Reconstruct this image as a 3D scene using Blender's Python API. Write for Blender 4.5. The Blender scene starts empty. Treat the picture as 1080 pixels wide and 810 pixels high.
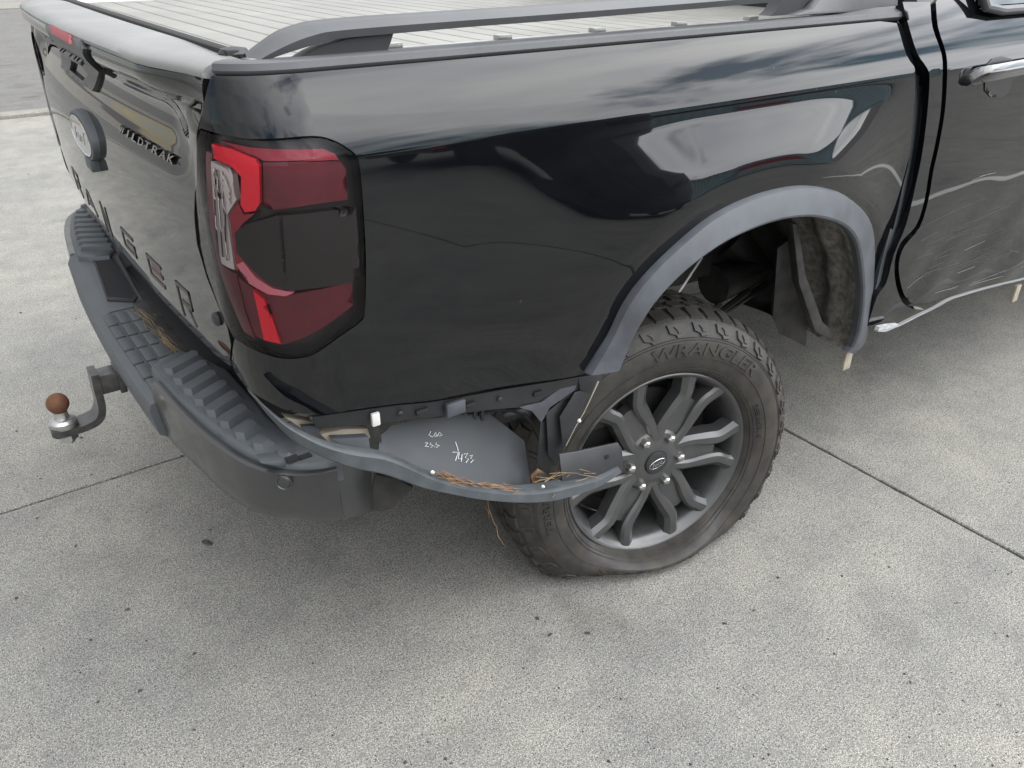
import bpy, bmesh, math, random
import numpy as np
from mathutils import Vector, Matrix
from mathutils.geometry import delaunay_2d_cdt

random.seed(7); np.random.seed(7)
scene = bpy.context.scene
COL = scene.collection
R = math.radians

# ------------------------------------------------------------------ camera
F = 850.0; PITCH = R(29.1); YAW = R(35.0)
CAM = np.array([-1.19, -1.96, 1.40])
_h = np.array([math.sin(YAW), math.cos(YAW), 0.0])
C_R = np.array([math.cos(YAW), -math.sin(YAW), 0.0])
C_F = _h * math.cos(PITCH) - np.array([0, 0, 1.0]) * math.sin(PITCH)
C_U = _h * math.sin(PITCH) + np.array([0, 0, 1.0]) * math.cos(PITCH)
cd = bpy.data.cameras.new('camera'); co = bpy.data.objects.new('camera', cd); COL.objects.link(co)
cd.sensor_fit = 'HORIZONTAL'; cd.sensor_width = 36.0; cd.lens = F / 1080 * 36.0
cd.clip_start = 0.05; cd.clip_end = 2000
m = Matrix((tuple(C_R), tuple(C_U), tuple(-C_F))).transposed().to_4x4(); m.translation = Vector(CAM)
co.matrix_world = m
scene.camera = co

# ------------------------------------------------------------------ world, sun, exposure
SUN_EL = R(44); SUN_AZ = R(128)     # azimuth measured from +y towards +x
w = bpy.data.worlds.new('World'); scene.world = w; w.use_nodes = True
nt = w.node_tree; N = nt.nodes; L = nt.links
for n in list(N): N.remove(n)
def wn(t, **k):
    n = N.new(t)
    for a, b in k.items(): setattr(n, a, b)
    return n
sky = wn('ShaderNodeTexSky', sky_type='NISHITA', sun_disc=False)
sky.sun_elevation = SUN_EL; sky.sun_rotation = SUN_AZ; sky.air_density = 1.6; sky.dust_density = 0.3; sky.ozone_density = 5.0
tc = wn('ShaderNodeTexCoord')
sep = wn('ShaderNodeSeparateXYZ'); L.new(tc.outputs['Generated'], sep.inputs[0])
zz = wn('ShaderNodeMath', operation='MAXIMUM'); L.new(sep.outputs['Z'], zz.inputs[0]); zz.inputs[1].default_value = 0.0
za = wn('ShaderNodeMath', operation='ADD'); L.new(zz.outputs[0], za.inputs[0]); za.inputs[1].default_value = 0.22
dx = wn('ShaderNodeMath', operation='DIVIDE'); L.new(sep.outputs['X'], dx.inputs[0]); L.new(za.outputs[0], dx.inputs[1])
dy = wn('ShaderNodeMath', operation='DIVIDE'); L.new(sep.outputs['Y'], dy.inputs[0]); L.new(za.outputs[0], dy.inputs[1])
cb = wn('ShaderNodeCombineXYZ'); L.new(dx.outputs[0], cb.inputs[0]); L.new(dy.outputs[0], cb.inputs[1]); cb.inputs[2].default_value = 3.7
n1 = wn('ShaderNodeTexNoise'); n1.inputs['Scale'].default_value = 0.85; n1.inputs['Detail'].default_value = 7; n1.inputs['Roughness'].default_value = 0.55
n1.inputs['Distortion'].default_value = 0.5
L.new(cb.outputs[0], n1.inputs['Vector'])
cr = wn('ShaderNodeValToRGB'); cr.color_ramp.elements[0].position = 0.375; cr.color_ramp.elements[1].position = 0.475
L.new(n1.outputs['Fac'], cr.inputs[0])
n2 = wn('ShaderNodeTexNoise'); n2.inputs['Scale'].default_value = 1.7; n2.inputs['Detail'].default_value = 5
L.new(cb.outputs[0], n2.inputs['Vector'])
cc = wn('ShaderNodeValToRGB')
cc.color_ramp.elements[0].position = 0.3; cc.color_ramp.elements[0].color = (0.62, 0.65, 0.70, 1)
cc.color_ramp.elements[1].position = 0.66; cc.color_ramp.elements[1].color = (0.985, 0.985, 0.975, 1)
L.new(n2.outputs['Fac'], cc.inputs[0])
cm = wn('ShaderNodeVectorMath', operation='SCALE'); L.new(cc.outputs[0], cm.inputs[0]); cm.inputs['Scale'].default_value = 19.0
# clouds are brighter towards the veiled sun (forward scattering)
sdv = (math.sin(SUN_AZ) * math.cos(SUN_EL), math.cos(SUN_AZ) * math.cos(SUN_EL), math.sin(SUN_EL))
dt = wn('ShaderNodeVectorMath', operation='DOT_PRODUCT'); L.new(tc.outputs['Generated'], dt.inputs[0]); dt.inputs[1].default_value = sdv
h1 = wn('ShaderNodeMath', operation='MULTIPLY_ADD'); L.new(dt.outputs['Value'], h1.inputs[0]); h1.inputs[1].default_value = 0.5; h1.inputs[2].default_value = 0.5
h2 = wn('ShaderNodeMath', operation='POWER'); L.new(h1.outputs[0], h2.inputs[0]); h2.inputs[1].default_value = 3.5
h3 = wn('ShaderNodeMath', operation='MULTIPLY_ADD'); L.new(h2.outputs[0], h3.inputs[0]); h3.inputs[1].default_value = 48.0; h3.inputs[2].default_value = 6.2
L.new(h3.outputs[0], cm.inputs['Scale'])
mx = wn('ShaderNodeMix', data_type='RGBA'); L.new(cr.outputs[0], mx.inputs['Factor'])
L.new(sky.outputs[0], mx.inputs['A']); L.new(cm.outputs[0], mx.inputs['B'])
bg = wn('ShaderNodeBackground'); bg.inputs['Strength'].default_value = 0.15
L.new(mx.outputs['Result'], bg.inputs['Color'])
wo = wn('ShaderNodeOutputWorld'); L.new(bg.outputs[0], wo.inputs['Surface'])
sl = bpy.data.lights.new('sun', 'SUN'); so = bpy.data.objects.new('sun', sl); COL.objects.link(so)
sl.energy = 0.5; sl.angle = R(60); sl.color = (1.0, 0.96, 0.90)
sd = Vector((math.sin(SUN_AZ) * math.cos(SUN_EL), math.cos(SUN_AZ) * math.cos(SUN_EL), math.sin(SUN_EL)))
so.rotation_euler = (-sd).to_track_quat('-Z', 'Y').to_euler(); so.location = sd * 20
vs = scene.view_settings
vs.view_transform = 'Standard'; vs.look = 'None'; vs.gamma = 1.0; vs.exposure = -0.22; vs.use_curve_mapping = False

# ------------------------------------------------------------------ photo pixel -> place
def ray(px, py): return C_R * (px - 540) / F - C_U * (py - 405) / F + C_F
def on(px, py, ax, val):
    d = ray(px, py); t = (val - CAM[ax]) / d[ax]; return CAM + t * d
def PX(px, py, x): return on(px, py, 0, x)
def PY(px, py, y): return on(px, py, 1, y)
def PZ(px, py, z): return on(px, py, 2, z)
def proj(P):
    v = np.asarray(P) - CAM
    return np.array([540 + F * (v @ C_R) / (v @ C_F), 405 - F * (v @ C_U) / (v @ C_F)])
def inv(S, px, py, uv):
    """surface parameters seen at a pixel (Newton)"""
    uv = np.array(uv, float); tgt = np.array([px, py], float)
    for _ in range(40):
        p0 = proj(S(*uv)); r = tgt - p0
        if abs(r).max() < 0.02: break
        J = np.array([(proj(S(uv[0] + 1e-4, uv[1])) - p0) / 1e-4, (proj(S(uv[0], uv[1] + 1e-4)) - p0) / 1e-4]).T
        d = np.linalg.solve(J + np.eye(2) * 1e-9, r)
        k = np.abs(d).max()
        if k > 0.05: d *= 0.05 / k
        uv = uv + d
    return uv
def invs(S, pts, uv0):
    out = []
    for p in pts:
        uv0 = inv(S, p[0], p[1], uv0); out.append((float(uv0[0]), float(uv0[1])))
    return out

# ------------------------------------------------------------------ materials
def nodes_of(name):
    mt = bpy.data.materials.new(name); mt.use_nodes = True
    t = mt.node_tree; b = t.nodes['Principled BSDF']
    return mt, t, b
def mat(name, col, rough=0.5, metal=0.0, coat=0.0, coat_rough=0.03, coat_ior=1.5, ior=1.5, spec=None,
        var=0.0, var_scale=20.0, var_col=None, bump=0.0, bump_scale=200.0, rough_var=0.0, detail=4):
    mt, t, b = nodes_of(name)
    b.inputs['Base Color'].default_value = (*col, 1); b.inputs['Roughness'].default_value = rough
    b.inputs['Metallic'].default_value = metal; b.inputs['IOR'].default_value = ior
    b.inputs['Coat Weight'].default_value = coat; b.inputs['Coat Roughness'].default_value = coat_rough; b.inputs['Coat IOR'].default_value = coat_ior
    geo = t.nodes.new('ShaderNodeNewGeometry')
    if var > 0 or rough_var > 0:
        n = t.nodes.new('ShaderNodeTexNoise'); n.inputs['Scale'].default_value = var_scale; n.inputs['Detail'].default_value = detail
        n.inputs['Roughness'].default_value = 0.6
        t.links.new(geo.outputs['Position'], n.inputs['Vector'])
        mr = t.nodes.new('ShaderNodeMapRange'); mr.inputs[1].default_value = 0.36; mr.inputs[2].default_value = 0.68
        t.links.new(n.outputs['Fac'], mr.inputs[0])
        if var > 0:
            mx = t.nodes.new('ShaderNodeMix'); mx.data_type = 'RGBA'
            vc = var_col if var_col else tuple(min(1, c * 1.8) for c in col)
            mx.inputs['A'].default_value = (*col, 1)
            mx.inputs['B'].default_value = (*[c * (1 - var) + v * var for c, v in zip(col, vc)], 1)
            t.links.new(mr.outputs[0], mx.inputs['Factor']); t.links.new(mx.outputs['Result'], b.inputs['Base Color'])
        if rough_var > 0:
            m2 = t.nodes.new('ShaderNodeMapRange'); m2.inputs[3].default_value = rough; m2.inputs[4].default_value = min(1, rough + rough_var)
            t.links.new(mr.outputs[0], m2.inputs[0]); t.links.new(m2.outputs[0], b.inputs['Roughness'])
    if bump > 0:
        n = t.nodes.new('ShaderNodeTexNoise'); n.inputs['Scale'].default_value = bump_scale; n.inputs['Detail'].default_value = 2
        t.links.new(geo.outputs['Position'], n.inputs['Vector'])
        bp = t.nodes.new('ShaderNodeBump'); bp.inputs['Strength'].default_value = bump; bp.inputs['Distance'].default_value = 0.002
        t.links.new(n.outputs['Fac'], bp.inputs['Height']); t.links.new(bp.outputs[0], b.inputs['Normal'])
    return mt
def lens_mat(name, tint, ior=1.5):
    mt = bpy.data.materials.new(name); mt.use_nodes = True; t = mt.node_tree
    for n in list(t.nodes): t.nodes.remove(n)
    o = t.nodes.new('ShaderNodeOutputMaterial'); a = t.nodes.new('ShaderNodeBsdfTransparent'); g = t.nodes.new('ShaderNodeBsdfGlossy')
    a.inputs[0].default_value = (*tint, 1); g.inputs['Roughness'].default_value = 0.03
    f = t.nodes.new('ShaderNodeFresnel'); f.inputs[0].default_value = ior
    mx = t.nodes.new('ShaderNodeMixShader'); t.links.new(f.outputs[0], mx.inputs[0]); t.links.new(a.outputs[0], mx.inputs[1]); t.links.new(g.outputs[0], mx.inputs[2])
    t.links.new(mx.outputs[0], o.inputs[0]); return mt

def concrete_mat(name, base, dark, light, patch_lo, patch_hi):
    mt, t, b = nodes_of(name); nn = t.nodes; lk = t.links
    geo = nn.new('ShaderNodeNewGeometry')
    def noise(s, d=4, r=0.6):
        n = nn.new('ShaderNodeTexNoise'); n.inputs['Scale'].default_value = s; n.inputs['Detail'].default_value = d; n.inputs['Roughness'].default_value = r
        lk.new(geo.outputs['Position'], n.inputs['Vector']); return n.outputs['Fac']
    def ramp(i, p0, p1, c0=(0, 0, 0), c1=(1, 1, 1)):
        r = nn.new('ShaderNodeValToRGB'); r.color_ramp.elements[0].position = p0; r.color_ramp.elements[1].position = p1
        r.color_ramp.elements[0].color = (*c0, 1); r.color_ramp.elements[1].color = (*c1, 1); lk.new(i, r.inputs[0]); return r.outputs[0]
    def mix(f, a, bb, mode='MIX', k=1.0):
        m_ = nn.new('ShaderNodeMix'); m_.data_type = 'RGBA'; m_.blend_type = mode
        if isinstance(f, float): m_.inputs['Factor'].default_value = f
        else: lk.new(f, m_.inputs['Factor'])
        for s, v in (('A', a), ('B', bb)):
            if isinstance(v, tuple): m_.inputs[s].default_value = (*v, 1)
            else: lk.new(v, m_.inputs[s])
        return m_.outputs['Result']
    grain = noise(380, 2, 0.6); grain2 = noise(170, 3, 0.7); speck = noise(250, 1); g3 = noise(48, 3, 0.7)
    c = mix(ramp(grain2, 0.36, 0.62), dark, base)
    c = mix(ramp(grain, 0.50, 0.66), c, light)
    c = mix(ramp(g3, 0.52, 0.72), c, tuple(x * 0.72 for x in base))
    big = noise(1.1, 6, 0.66); mid = noise(7.0, 5, 0.65)
    c = mix(1.0, c, ramp(big, 0.36, 0.64, patch_lo, patch_hi), 'MULTIPLY')
    c = mix(1.0, c, ramp(mid, 0.3, 0.7, (0.84, 0.84, 0.85), (1.10, 1.10, 1.08)), 'MULTIPLY')
    st_ = noise(2.3, 4, 0.55); c = mix(1.0, c, ramp(st_, 0.30, 0.40, (0.78, 0.77, 0.75), (1, 1, 1)), 'MULTIPLY')
    c = mix(ramp(speck, 0.645, 0.675), c, (0.04, 0.038, 0.035))
    lk.new(c, b.inputs['Base Color'])
    b.inputs['Roughness'].default_value = 0.85; b.inputs['Specular IOR Level'].default_value = 0.25
    bp = nn.new('ShaderNodeBump'); bp.inputs['Strength'].default_value = 0.55; bp.inputs['Distance'].default_value = 0.003
    lk.new(grain, bp.inputs['Height']); lk.new(bp.outputs[0], b.inputs['Normal'])
    return mt

def paint_mat(name, dust=0.5):
    """black clear-coated paint under a thin film of road dust and faint swipe marks"""
    mt, t, b = nodes_of(name); nn = t.nodes; lk = t.links
    geo = nn.new('ShaderNodeNewGeometry')
    mp = nn.new('ShaderNodeMapping'); mp.inputs['Scale'].default_value = (3.0, 3.0, 9.0); mp.inputs['Rotation'].default_value = (0.5, 0.6, 0.0)
    lk.new(geo.outputs['Position'], mp.inputs[0])
    n = nn.new('ShaderNodeTexNoise'); n.inputs['Scale'].default_value = 1.6; n.inputs['Detail'].default_value = 6; n.inputs['Roughness'].default_value = 0.65; n.inputs['Distortion'].default_value = 0.8
    lk.new(mp.outputs[0], n.inputs['Vector'])
    f = nn.new('ShaderNodeMapRange'); f.inputs[1].default_value = 0.35; f.inputs[2].default_value = 0.75; f.inputs[3].default_value = 0.15 * dust; f.inputs[4].default_value = dust
    lk.new(n.outputs['Fac'], f.inputs[0])
    sp = nn.new('ShaderNodeTexVoronoi'); sp.inputs['Scale'].default_value = 26; lk.new(geo.outputs['Position'], sp.inputs['Vector'])
    sr = nn.new('ShaderNodeMapRange'); sr.inputs[1].default_value = 0.05; sr.inputs[2].default_value = 0.09; sr.inputs[3].default_value = 0.35; sr.inputs[4].default_value = 0.0
    lk.new(sp.outputs['Distance'], sr.inputs[0])
    wn_ = nn.new('ShaderNodeTexNoise'); wn_.inputs['Scale'].default_value = 5; lk.new(geo.outputs['Position'], wn_.inputs['Vector'])
    wr = nn.new('ShaderNodeMapRange'); wr.inputs[1].default_value = 0.55; wr.inputs[2].default_value = 0.62; lk.new(wn_.outputs['Fac'], wr.inputs[0])
    sm = nn.new('ShaderNodeMath'); sm.operation = 'MULTIPLY'; lk.new(sr.outputs[0], sm.inputs[0]); lk.new(wr.outputs[0], sm.inputs[1])
    ad = nn.new('ShaderNodeMath'); ad.operation = 'ADD'; ad.use_clamp = True; lk.new(f.outputs[0], ad.inputs[0]); lk.new(sm.outputs[0], ad.inputs[1])
    mx = nn.new('ShaderNodeMix'); mx.data_type = 'RGBA'; mx.inputs['A'].default_value = (0.0016, 0.0022, 0.0036, 1); mx.inputs['B'].default_value = (0.075, 0.072, 0.066, 1)
    lk.new(ad.outputs[0], mx.inputs['Factor']); lk.new(mx.outputs['Result'], b.inputs['Base Color'])
    b.inputs['Roughness'].default_value = 0.35; b.inputs['Coat Weight'].default_value = 1.0
    b.inputs['Coat Roughness'].default_value = 0.03; b.inputs['Coat IOR'].default_value = 1.54
    b.inputs['Specular IOR Level'].default_value = 0.0
    return mt

M = {}
M['paint'] = paint_mat('black_paint', 0.04)
M['paint_gate'] = paint_mat('dusty_black_paint', 0.28)
M['plastic'] = mat('grey_plastic', (0.062, 0.069, 0.076), 0.50, bump=0.12, bump_scale=900, var=0.4, var_scale=9, rough_var=0.12)
M['flare'] = mat('flare_plastic', (0.052, 0.057, 0.066), 0.46, bump=0.12, bump_scale=900, var=0.6, var_scale=18, rough_var=0.15)
M['strip'] = mat('scuffed_trim_plastic', (0.042, 0.048, 0.053), 0.45, bump=0.12, bump_scale=900, var=0.7, var_scale=22, rough_var=0.2)
M['liner'] = mat('liner_plastic', (0.036, 0.040, 0.045), 0.5, var=0.5, var_scale=14, bump=0.1, bump_scale=700, rough_var=0.2)
M['cap'] = mat('cap_plastic', (0.062, 0.064, 0.068), 0.42, bump=0.1, bump_scale=900, var=0.3, var_scale=7)
M['cap_top'] = mat('sky_lit_cap_plastic', (0.19, 0.19, 0.186), 0.40, bump=0.1, bump_scale=900, var=0.3, var_scale=7)  # lighter copy of the cap plastic, sky light on the upward face painted in
M['dark'] = mat('dark_plastic', (0.018, 0.019, 0.021), 0.45, var=0.5, var_scale=14, bump=0.05, bump_scale=600)
M['gloss_dark'] = mat('gloss_bumper_plastic', (0.020, 0.021, 0.022), 0.30, coat=0.5, coat_rough=0.12, var=0.5, var_scale=10, rough_var=0.2)
M['void'] = mat('dark_underbody', (0.008, 0.008, 0.009), 0.8)
M['rubber'] = mat('rubber_seal', (0.012, 0.012, 0.012), 0.7)
M['tyre'] = mat('tyre_rubber', (0.021, 0.020, 0.019), 0.60, var=0.8, var_scale=24, var_col=(0.055, 0.047, 0.038), bump=0.15, bump_scale=300, detail=6)
M['rim'] = mat('gunmetal_alloy', (0.070, 0.072, 0.076), 0.30, metal=0.5, coat=0.5, coat_rough=0.15, var=0.5, var_scale=24, var_col=(0.10, 0.095, 0.085), rough_var=0.2)
M['rim_dark'] = mat('shaded_drum_disc', (0.05, 0.051, 0.053), 0.5, metal=0.5, var=0.5, var_scale=20, var_col=(0.07, 0.06, 0.05))
M['steel'] = mat('bright_steel', (0.55, 0.55, 0.54), 0.25, metal=1.0, rough_var=0.3, var_scale=60)
M['nut'] = mat('lug_nut_steel', (0.42, 0.42, 0.41), 0.33, metal=0.9, var=0.5, var_scale=80, var_col=(0.25, 0.22, 0.18))
M['rust'] = mat('rusty_ball', (0.15, 0.065, 0.035), 0.7, metal=0.25, var=0.9, var_scale=60, var_col=(0.12, 0.05, 0.025), bump=0.3, bump_scale=250)
M['black_steel'] = mat('black_coated_steel', (0.02, 0.02, 0.021), 0.35, coat=0.3, coat_rough=0.2, var=0.6, var_scale=40, var_col=(0.08, 0.075, 0.07))
M['slat'] = mat('roller_slat', (0.21, 0.205, 0.187), 0.45, metal=0.0, var=0.3, var_scale=6, rough_var=0.1)  # pale tone paints the sheen of the sky onto matt black slats
M['alu'] = mat('aluminium_track', (0.5, 0.5, 0.48), 0.38, metal=0.7, var=0.6, var_scale=25, var_col=(0.25, 0.25, 0.23))
M['mud'] = mat('muddy_liner', (0.10, 0.094, 0.084), 0.85, var=1.0, var_scale=55, var_col=(0.25, 0.235, 0.205), bump=0.3, bump_scale=500, detail=9)
M['frame'] = mat('chassis_black', (0.013, 0.013, 0.014), 0.55, var=0.7, var_scale=20, var_col=(0.05, 0.045, 0.04))
M['tan'] = mat('raw_bracket_plastic', (0.42, 0.37, 0.30), 0.6, var=0.5, var_scale=30, var_col=(0.2, 0.17, 0.13))
M['white'] = mat('white_plastic', (0.58, 0.58, 0.56), 0.45)
M['bare'] = mat('torn_bare_edge', (0.62, 0.64, 0.66), 0.45, metal=0.3, var=0.6, var_scale=60, var_col=(0.25, 0.26, 0.27))
M['scratch'] = mat('fine_scratch', (0.20, 0.205, 0.21), 0.6)
M['faint'] = mat('faint_scratch', (0.055, 0.055, 0.054), 0.7)
M['chalk'] = mat('paint_marker', (0.72, 0.74, 0.74), 0.7)
M['needle'] = mat('dry_pine_needle', (0.17, 0.085, 0.038), 0.75, var=0.8, var_scale=45, var_col=(0.27, 0.18, 0.105))
M['twig'] = mat('dry_grass_stem', (0.24, 0.17, 0.09), 0.8, var=0.7, var_scale=50, var_col=(0.2, 0.13, 0.07))
M['leaf'] = mat('dead_leaf', (0.035, 0.030, 0.025), 0.85, var=0.8, var_scale=90, var_col=(0.09, 0.07, 0.05))
M['cover'] = lens_mat('smoked_red_lens', (0.96, 0.90, 0.91), 1.32)
M['lamp_black'] = mat('lamp_housing', (0.009, 0.007, 0.008), 0.4)
M['lamp_red'] = mat('red_light_guide', (0.66, 0.003, 0.024), 0.35)
M['lamp_darkred'] = mat('dark_red_reflector', (0.075, 0.003, 0.010), 0.45, var=0.5, var_scale=30)
M['lamp_pink'] = mat('pink_light_guide', (0.55, 0.16, 0.20), 0.4)
M['lamp_clear'] = mat('clear_reflector', (0.50, 0.51, 0.49), 0.3)
M['lamp_smoke'] = mat('smoked_panel', (0.007, 0.008, 0.0075), 0.5)
M['lamp_midred'] = mat('mid_red_lens_and_glow', (0.22, 0.005, 0.020), 0.4)
M['brake'] = mat('high_brake_light', (0.26, 0.02, 0.03), 0.4)
M['badge_blue'] = mat('badge_face', (0.045, 0.035, 0.075), 0.25, coat=1.0)
M['chrome'] = mat('chrome', (0.62, 0.62, 0.63), 0.12, metal=1.0)
M['gloss_black'] = mat('gloss_black_trim', (0.01, 0.01, 0.011), 0.15, coat=1.0)
M['letter'] = mat('recessed_letter', (0.040, 0.033, 0.032), 0.45)
M['letter_red'] = mat('red_letter_reflection', (0.16, 0.055, 0.05), 0.45)
M['glass'] = mat('tinted_glass', (0.006, 0.007, 0.008), 0.03, coat=1.0)
M['concrete'] = concrete_mat('brushed_concrete', (0.262, 0.254, 0.234), (0.100, 0.097, 0.090), (0.50, 0.488, 0.455), (0.84, 0.85, 0.86), (1.08, 1.07, 1.04))
M['asphalt'] = concrete_mat('worn_asphalt', (0.165, 0.160, 0.152), (0.085, 0.083, 0.08), (0.27, 0.262, 0.25), (0.9, 0.9, 0.9), (1.05, 1.05, 1.05))
M['kerb'] = concrete_mat('kerb_concrete', (0.27, 0.255, 0.225), (0.13, 0.125, 0.115), (0.38, 0.365, 0.33), (0.85, 0.85, 0.85), (1.05, 1.05, 1.05))
M['soil'] = mat('joint_dirt', (0.05, 0.045, 0.04), 0.9, var=0.8, var_scale=50)

# ------------------------------------------------------------------ object helpers
def obj(name, verts, faces, mt, parent=None, smooth=35, loop_normals=None, mats=None, fmat=None):
    me = bpy.data.meshes.new(name); me.from_pydata([tuple(map(float, v)) for v in verts], [], [tuple(map(int, f)) for f in faces]); me.update()
    for mm in ([mt] if mats is None else mats): me.materials.append(mm)
    if fmat is not None: me.polygons.foreach_set('material_index', fmat)
    if loop_normals is not None:
        me.polygons.foreach_set('use_smooth', [True] * len(me.polygons))
        me.normals_split_custom_set([tuple(n) for n in loop_normals])
    elif smooth:
        me.polygons.foreach_set('use_smooth', [True] * len(me.polygons)); me.set_sharp_from_angle(angle=R(smooth))
    o = bpy.data.objects.new(name, me); COL.objects.link(o)
    if parent is not None:
        o.parent = parent; o.matrix_parent_inverse = WORLD[parent.name].inverted()
    WORLD[o.name] = Matrix.Identity(4)
    return o
WORLD = {}
def empty(name, loc=(0, 0, 0), parent=None):
    o = bpy.data.objects.new(name, None); COL.objects.link(o); o.empty_display_size = 0.1
    o.location = loc; WORLD[o.name] = Matrix.Translation(loc)
    if parent is not None:
        o.parent = parent; o.matrix_parent_inverse = WORLD[parent.name].inverted()
    return o
def tag(o, label=None, cat=None, group=None, kind=None):
    if label: o['label'] = label
    if cat: o['category'] = cat
    if group: o['group'] = group
    if kind: o['kind'] = kind
    return o

class MB:
    def __init__(s): s.v = []; s.f = []
    def add(s, v, f):
        b = len(s.v); s.v += [tuple(map(float, p)) for p in v]; s.f += [tuple(i + b for i in q) for q in f]; return s
    def box(s, c, h, rot=None, bev=0.0):
        c = Vector(c); bm = bmesh.new(); bmesh.ops.create_cube(bm, size=2.0)
        for v in bm.verts: v.co = Vector((v.co.x * h[0], v.co.y * h[1], v.co.z * h[2]))
        if bev: bmesh.ops.bevel(bm, geom=bm.edges[:], offset=bev, segments=2, affect='EDGES', profile=0.5)
        bm.verts.index_update()
        vs = [(rot @ v.co if rot else v.co) + c for v in bm.verts]; fs = [[v.index for v in f.verts] for f in bm.faces]
        bm.free(); return s.add(vs, fs)
    def tube(s, pts, rad, n=10, closed=False):
        pts = [Vector(p) for p in pts]; k = len(pts); rr = rad if hasattr(rad, '__len__') else [rad] * k
        vs = []; fs = []; up = Vector((0.13, 0.21, 0.97))
        for i, p in enumerate(pts):
            t = (pts[min(i + 1, k - 1)] - pts[max(i - 1, 0)]).normalized()
            a = t.cross(up)
            if a.length < 0.05: a = t.cross(Vector((1, 0, 0)))
            a.normalize(); b = a.cross(t).normalized(); up = b
            for j in range(n):
                an = 2 * math.pi * j / n; vs.append(p + (a * math.cos(an) + b * math.sin(an)) * rr[i])
        for i in range(k - 1):
            for j in range(n): fs.append((i * n + j, i * n + (j + 1) % n, (i + 1) * n + (j + 1) % n, (i + 1) * n + j))
        fs.append(tuple(range(n))[::-1]); fs.append(tuple(range((k - 1) * n, k * n)))
        return s.add(vs, fs)
    def sweep(s, frames):
        """frames: list of closed cross sections (lists of 3D points) skinned one to the next, capped"""
        n = len(frames[0]); vs = [p for fr in frames for p in fr]; fs = []
        for i in range(len(frames) - 1):
            for j in range(n): fs.append((i * n + j, i * n + (j + 1) % n, (i + 1) * n + (j + 1) % n, (i + 1) * n + j))
        fs.append(tuple(range(n))[::-1]); fs.append(tuple(range((len(frames) - 1) * n, len(frames) * n)))
        return s.add(vs, fs)
    def prism(s, poly, d):
        """poly: 3D polygon, d: extrusion vector"""
        n = len(poly); d = np.array(d)
        vs = [np.array(p) for p in poly] + [np.array(p) + d for p in poly]
        fs = [tuple(range(n)), tuple(range(n, 2 * n))[::-1]] + [(i, n + i, n + (i + 1) % n, (i + 1) % n) for i in range(n)]
        return s.add(vs, fs)
    def lathe(s, prof, c, ax, n=32, cap=True):
        """prof: (radius, height along ax)"""
        ax = Vector(ax).normalized(); a = ax.orthogonal().normalized(); b = ax.cross(a); c = Vector(c); vs = []; fs = []
        for r_, h_ in prof:
            for j in range(n):
                an = 2 * math.pi * j / n; vs.append(c + ax * h_ + (a * math.cos(an) + b * math.sin(an)) * r_)
        for i in range(len(prof) - 1):
            for j in range(n): fs.append((i * n + j, i * n + (j + 1) % n, (i + 1) * n + (j + 1) % n, (i + 1) * n + j))
        if cap: fs.append(tuple(range(n))[::-1]); fs.append(tuple(range((len(prof) - 1) * n, len(prof) * n)))
        return s.add(vs, fs)
    def build(s, name, mt, parent=None, smooth=35, bevel=0.0):
        bm = bmesh.new(); bv = [bm.verts.new(v) for v in s.v]
        for f in s.f:
            try: bm.faces.new([bv[i] for i in f])
            except ValueError: pass
        bmesh.ops.recalc_face_normals(bm, faces=bm.faces[:])
        if bevel:
            es = [e for e in bm.edges if len(e.link_faces) == 2 and e.calc_face_angle(0) > 0.6]
            bmesh.ops.bevel(bm, geom=es, offset=bevel, segments=2, affect='EDGES', profile=0.5, clamp_overlap=True)
        bm.verts.index_update()
        o = obj(name, [v.co for v in bm.verts], [[v.index for v in f.verts] for f in bm.faces], mt, parent, smooth)
        bm.free(); return o

def spline(pts, n=8):
    """Catmull-Rom through points of any dimension"""
    P = [np.array(p, float) for p in pts]; P = [2 * P[0] - P[1]] + P + [2 * P[-1] - P[-2]]; out = []
    for i in range(1, len(P) - 2):
        for k in range(n):
            t = k / n; a, b, c, d = P[i - 1], P[i], P[i + 1], P[i + 2]
            out.append(0.5 * (2 * b + (c - a) * t + (2 * a - 5 * b + 4 * c - d) * t * t + (-a + 3 * b - 3 * c + d) * t ** 3))
    out.append(P[-2]); return out
def sstep(x, a, b):
    t = min(1, max(0, (x - a) / (b - a))); return t * t * (3 - 2 * t)
def inpoly(px, py, poly):
    c = np.zeros(len(px), bool); n = len(poly); j = n - 1
    for i in range(n):
        xi, yi = poly[i]; xj, yj = poly[j]
        if yi != yj:
            k = ((yi > py) != (yj > py)) & (px < (xj - xi) * (py - yi) / (yj - yi) + xi); c ^= k
        j = i
    return c
def dist_poly(px, py, poly, closed=True):
    d = np.full(len(px), 9e9); n = len(poly)
    for i in range(n if closed else n - 1):
        ax_, ay = poly[i]; bx, by = poly[(i + 1) % n]; vx, vy = bx - ax_, by - ay; l2 = vx * vx + vy * vy + 1e-12
        t = np.clip(((px - ax_) * vx + (py - ay) * vy) / l2, 0, 1); d = np.minimum(d, np.hypot(px - ax_ - t * vx, py - ay - t * vy))
    return d
def dens(poly, step):
    out = []; n = len(poly)
    for i in range(n):
        a = np.array(poly[i]); b = np.array(poly[(i + 1) % n]); k = max(1, int(math.ceil(np.linalg.norm(b - a) / step)))
        for j in range(k): out.append(tuple(a + (b - a) * j / k))
    return out
def normal(S, u, v, flip=1):
    e = 4e-4
    a = (np.array(S(u + e, v)) - np.array(S(u - e, v))); b = (np.array(S(u, v + e)) - np.array(S(u, v - e)))
    n = np.cross(a, b); return flip * n / (np.linalg.norm(n) + 1e-12)
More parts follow.
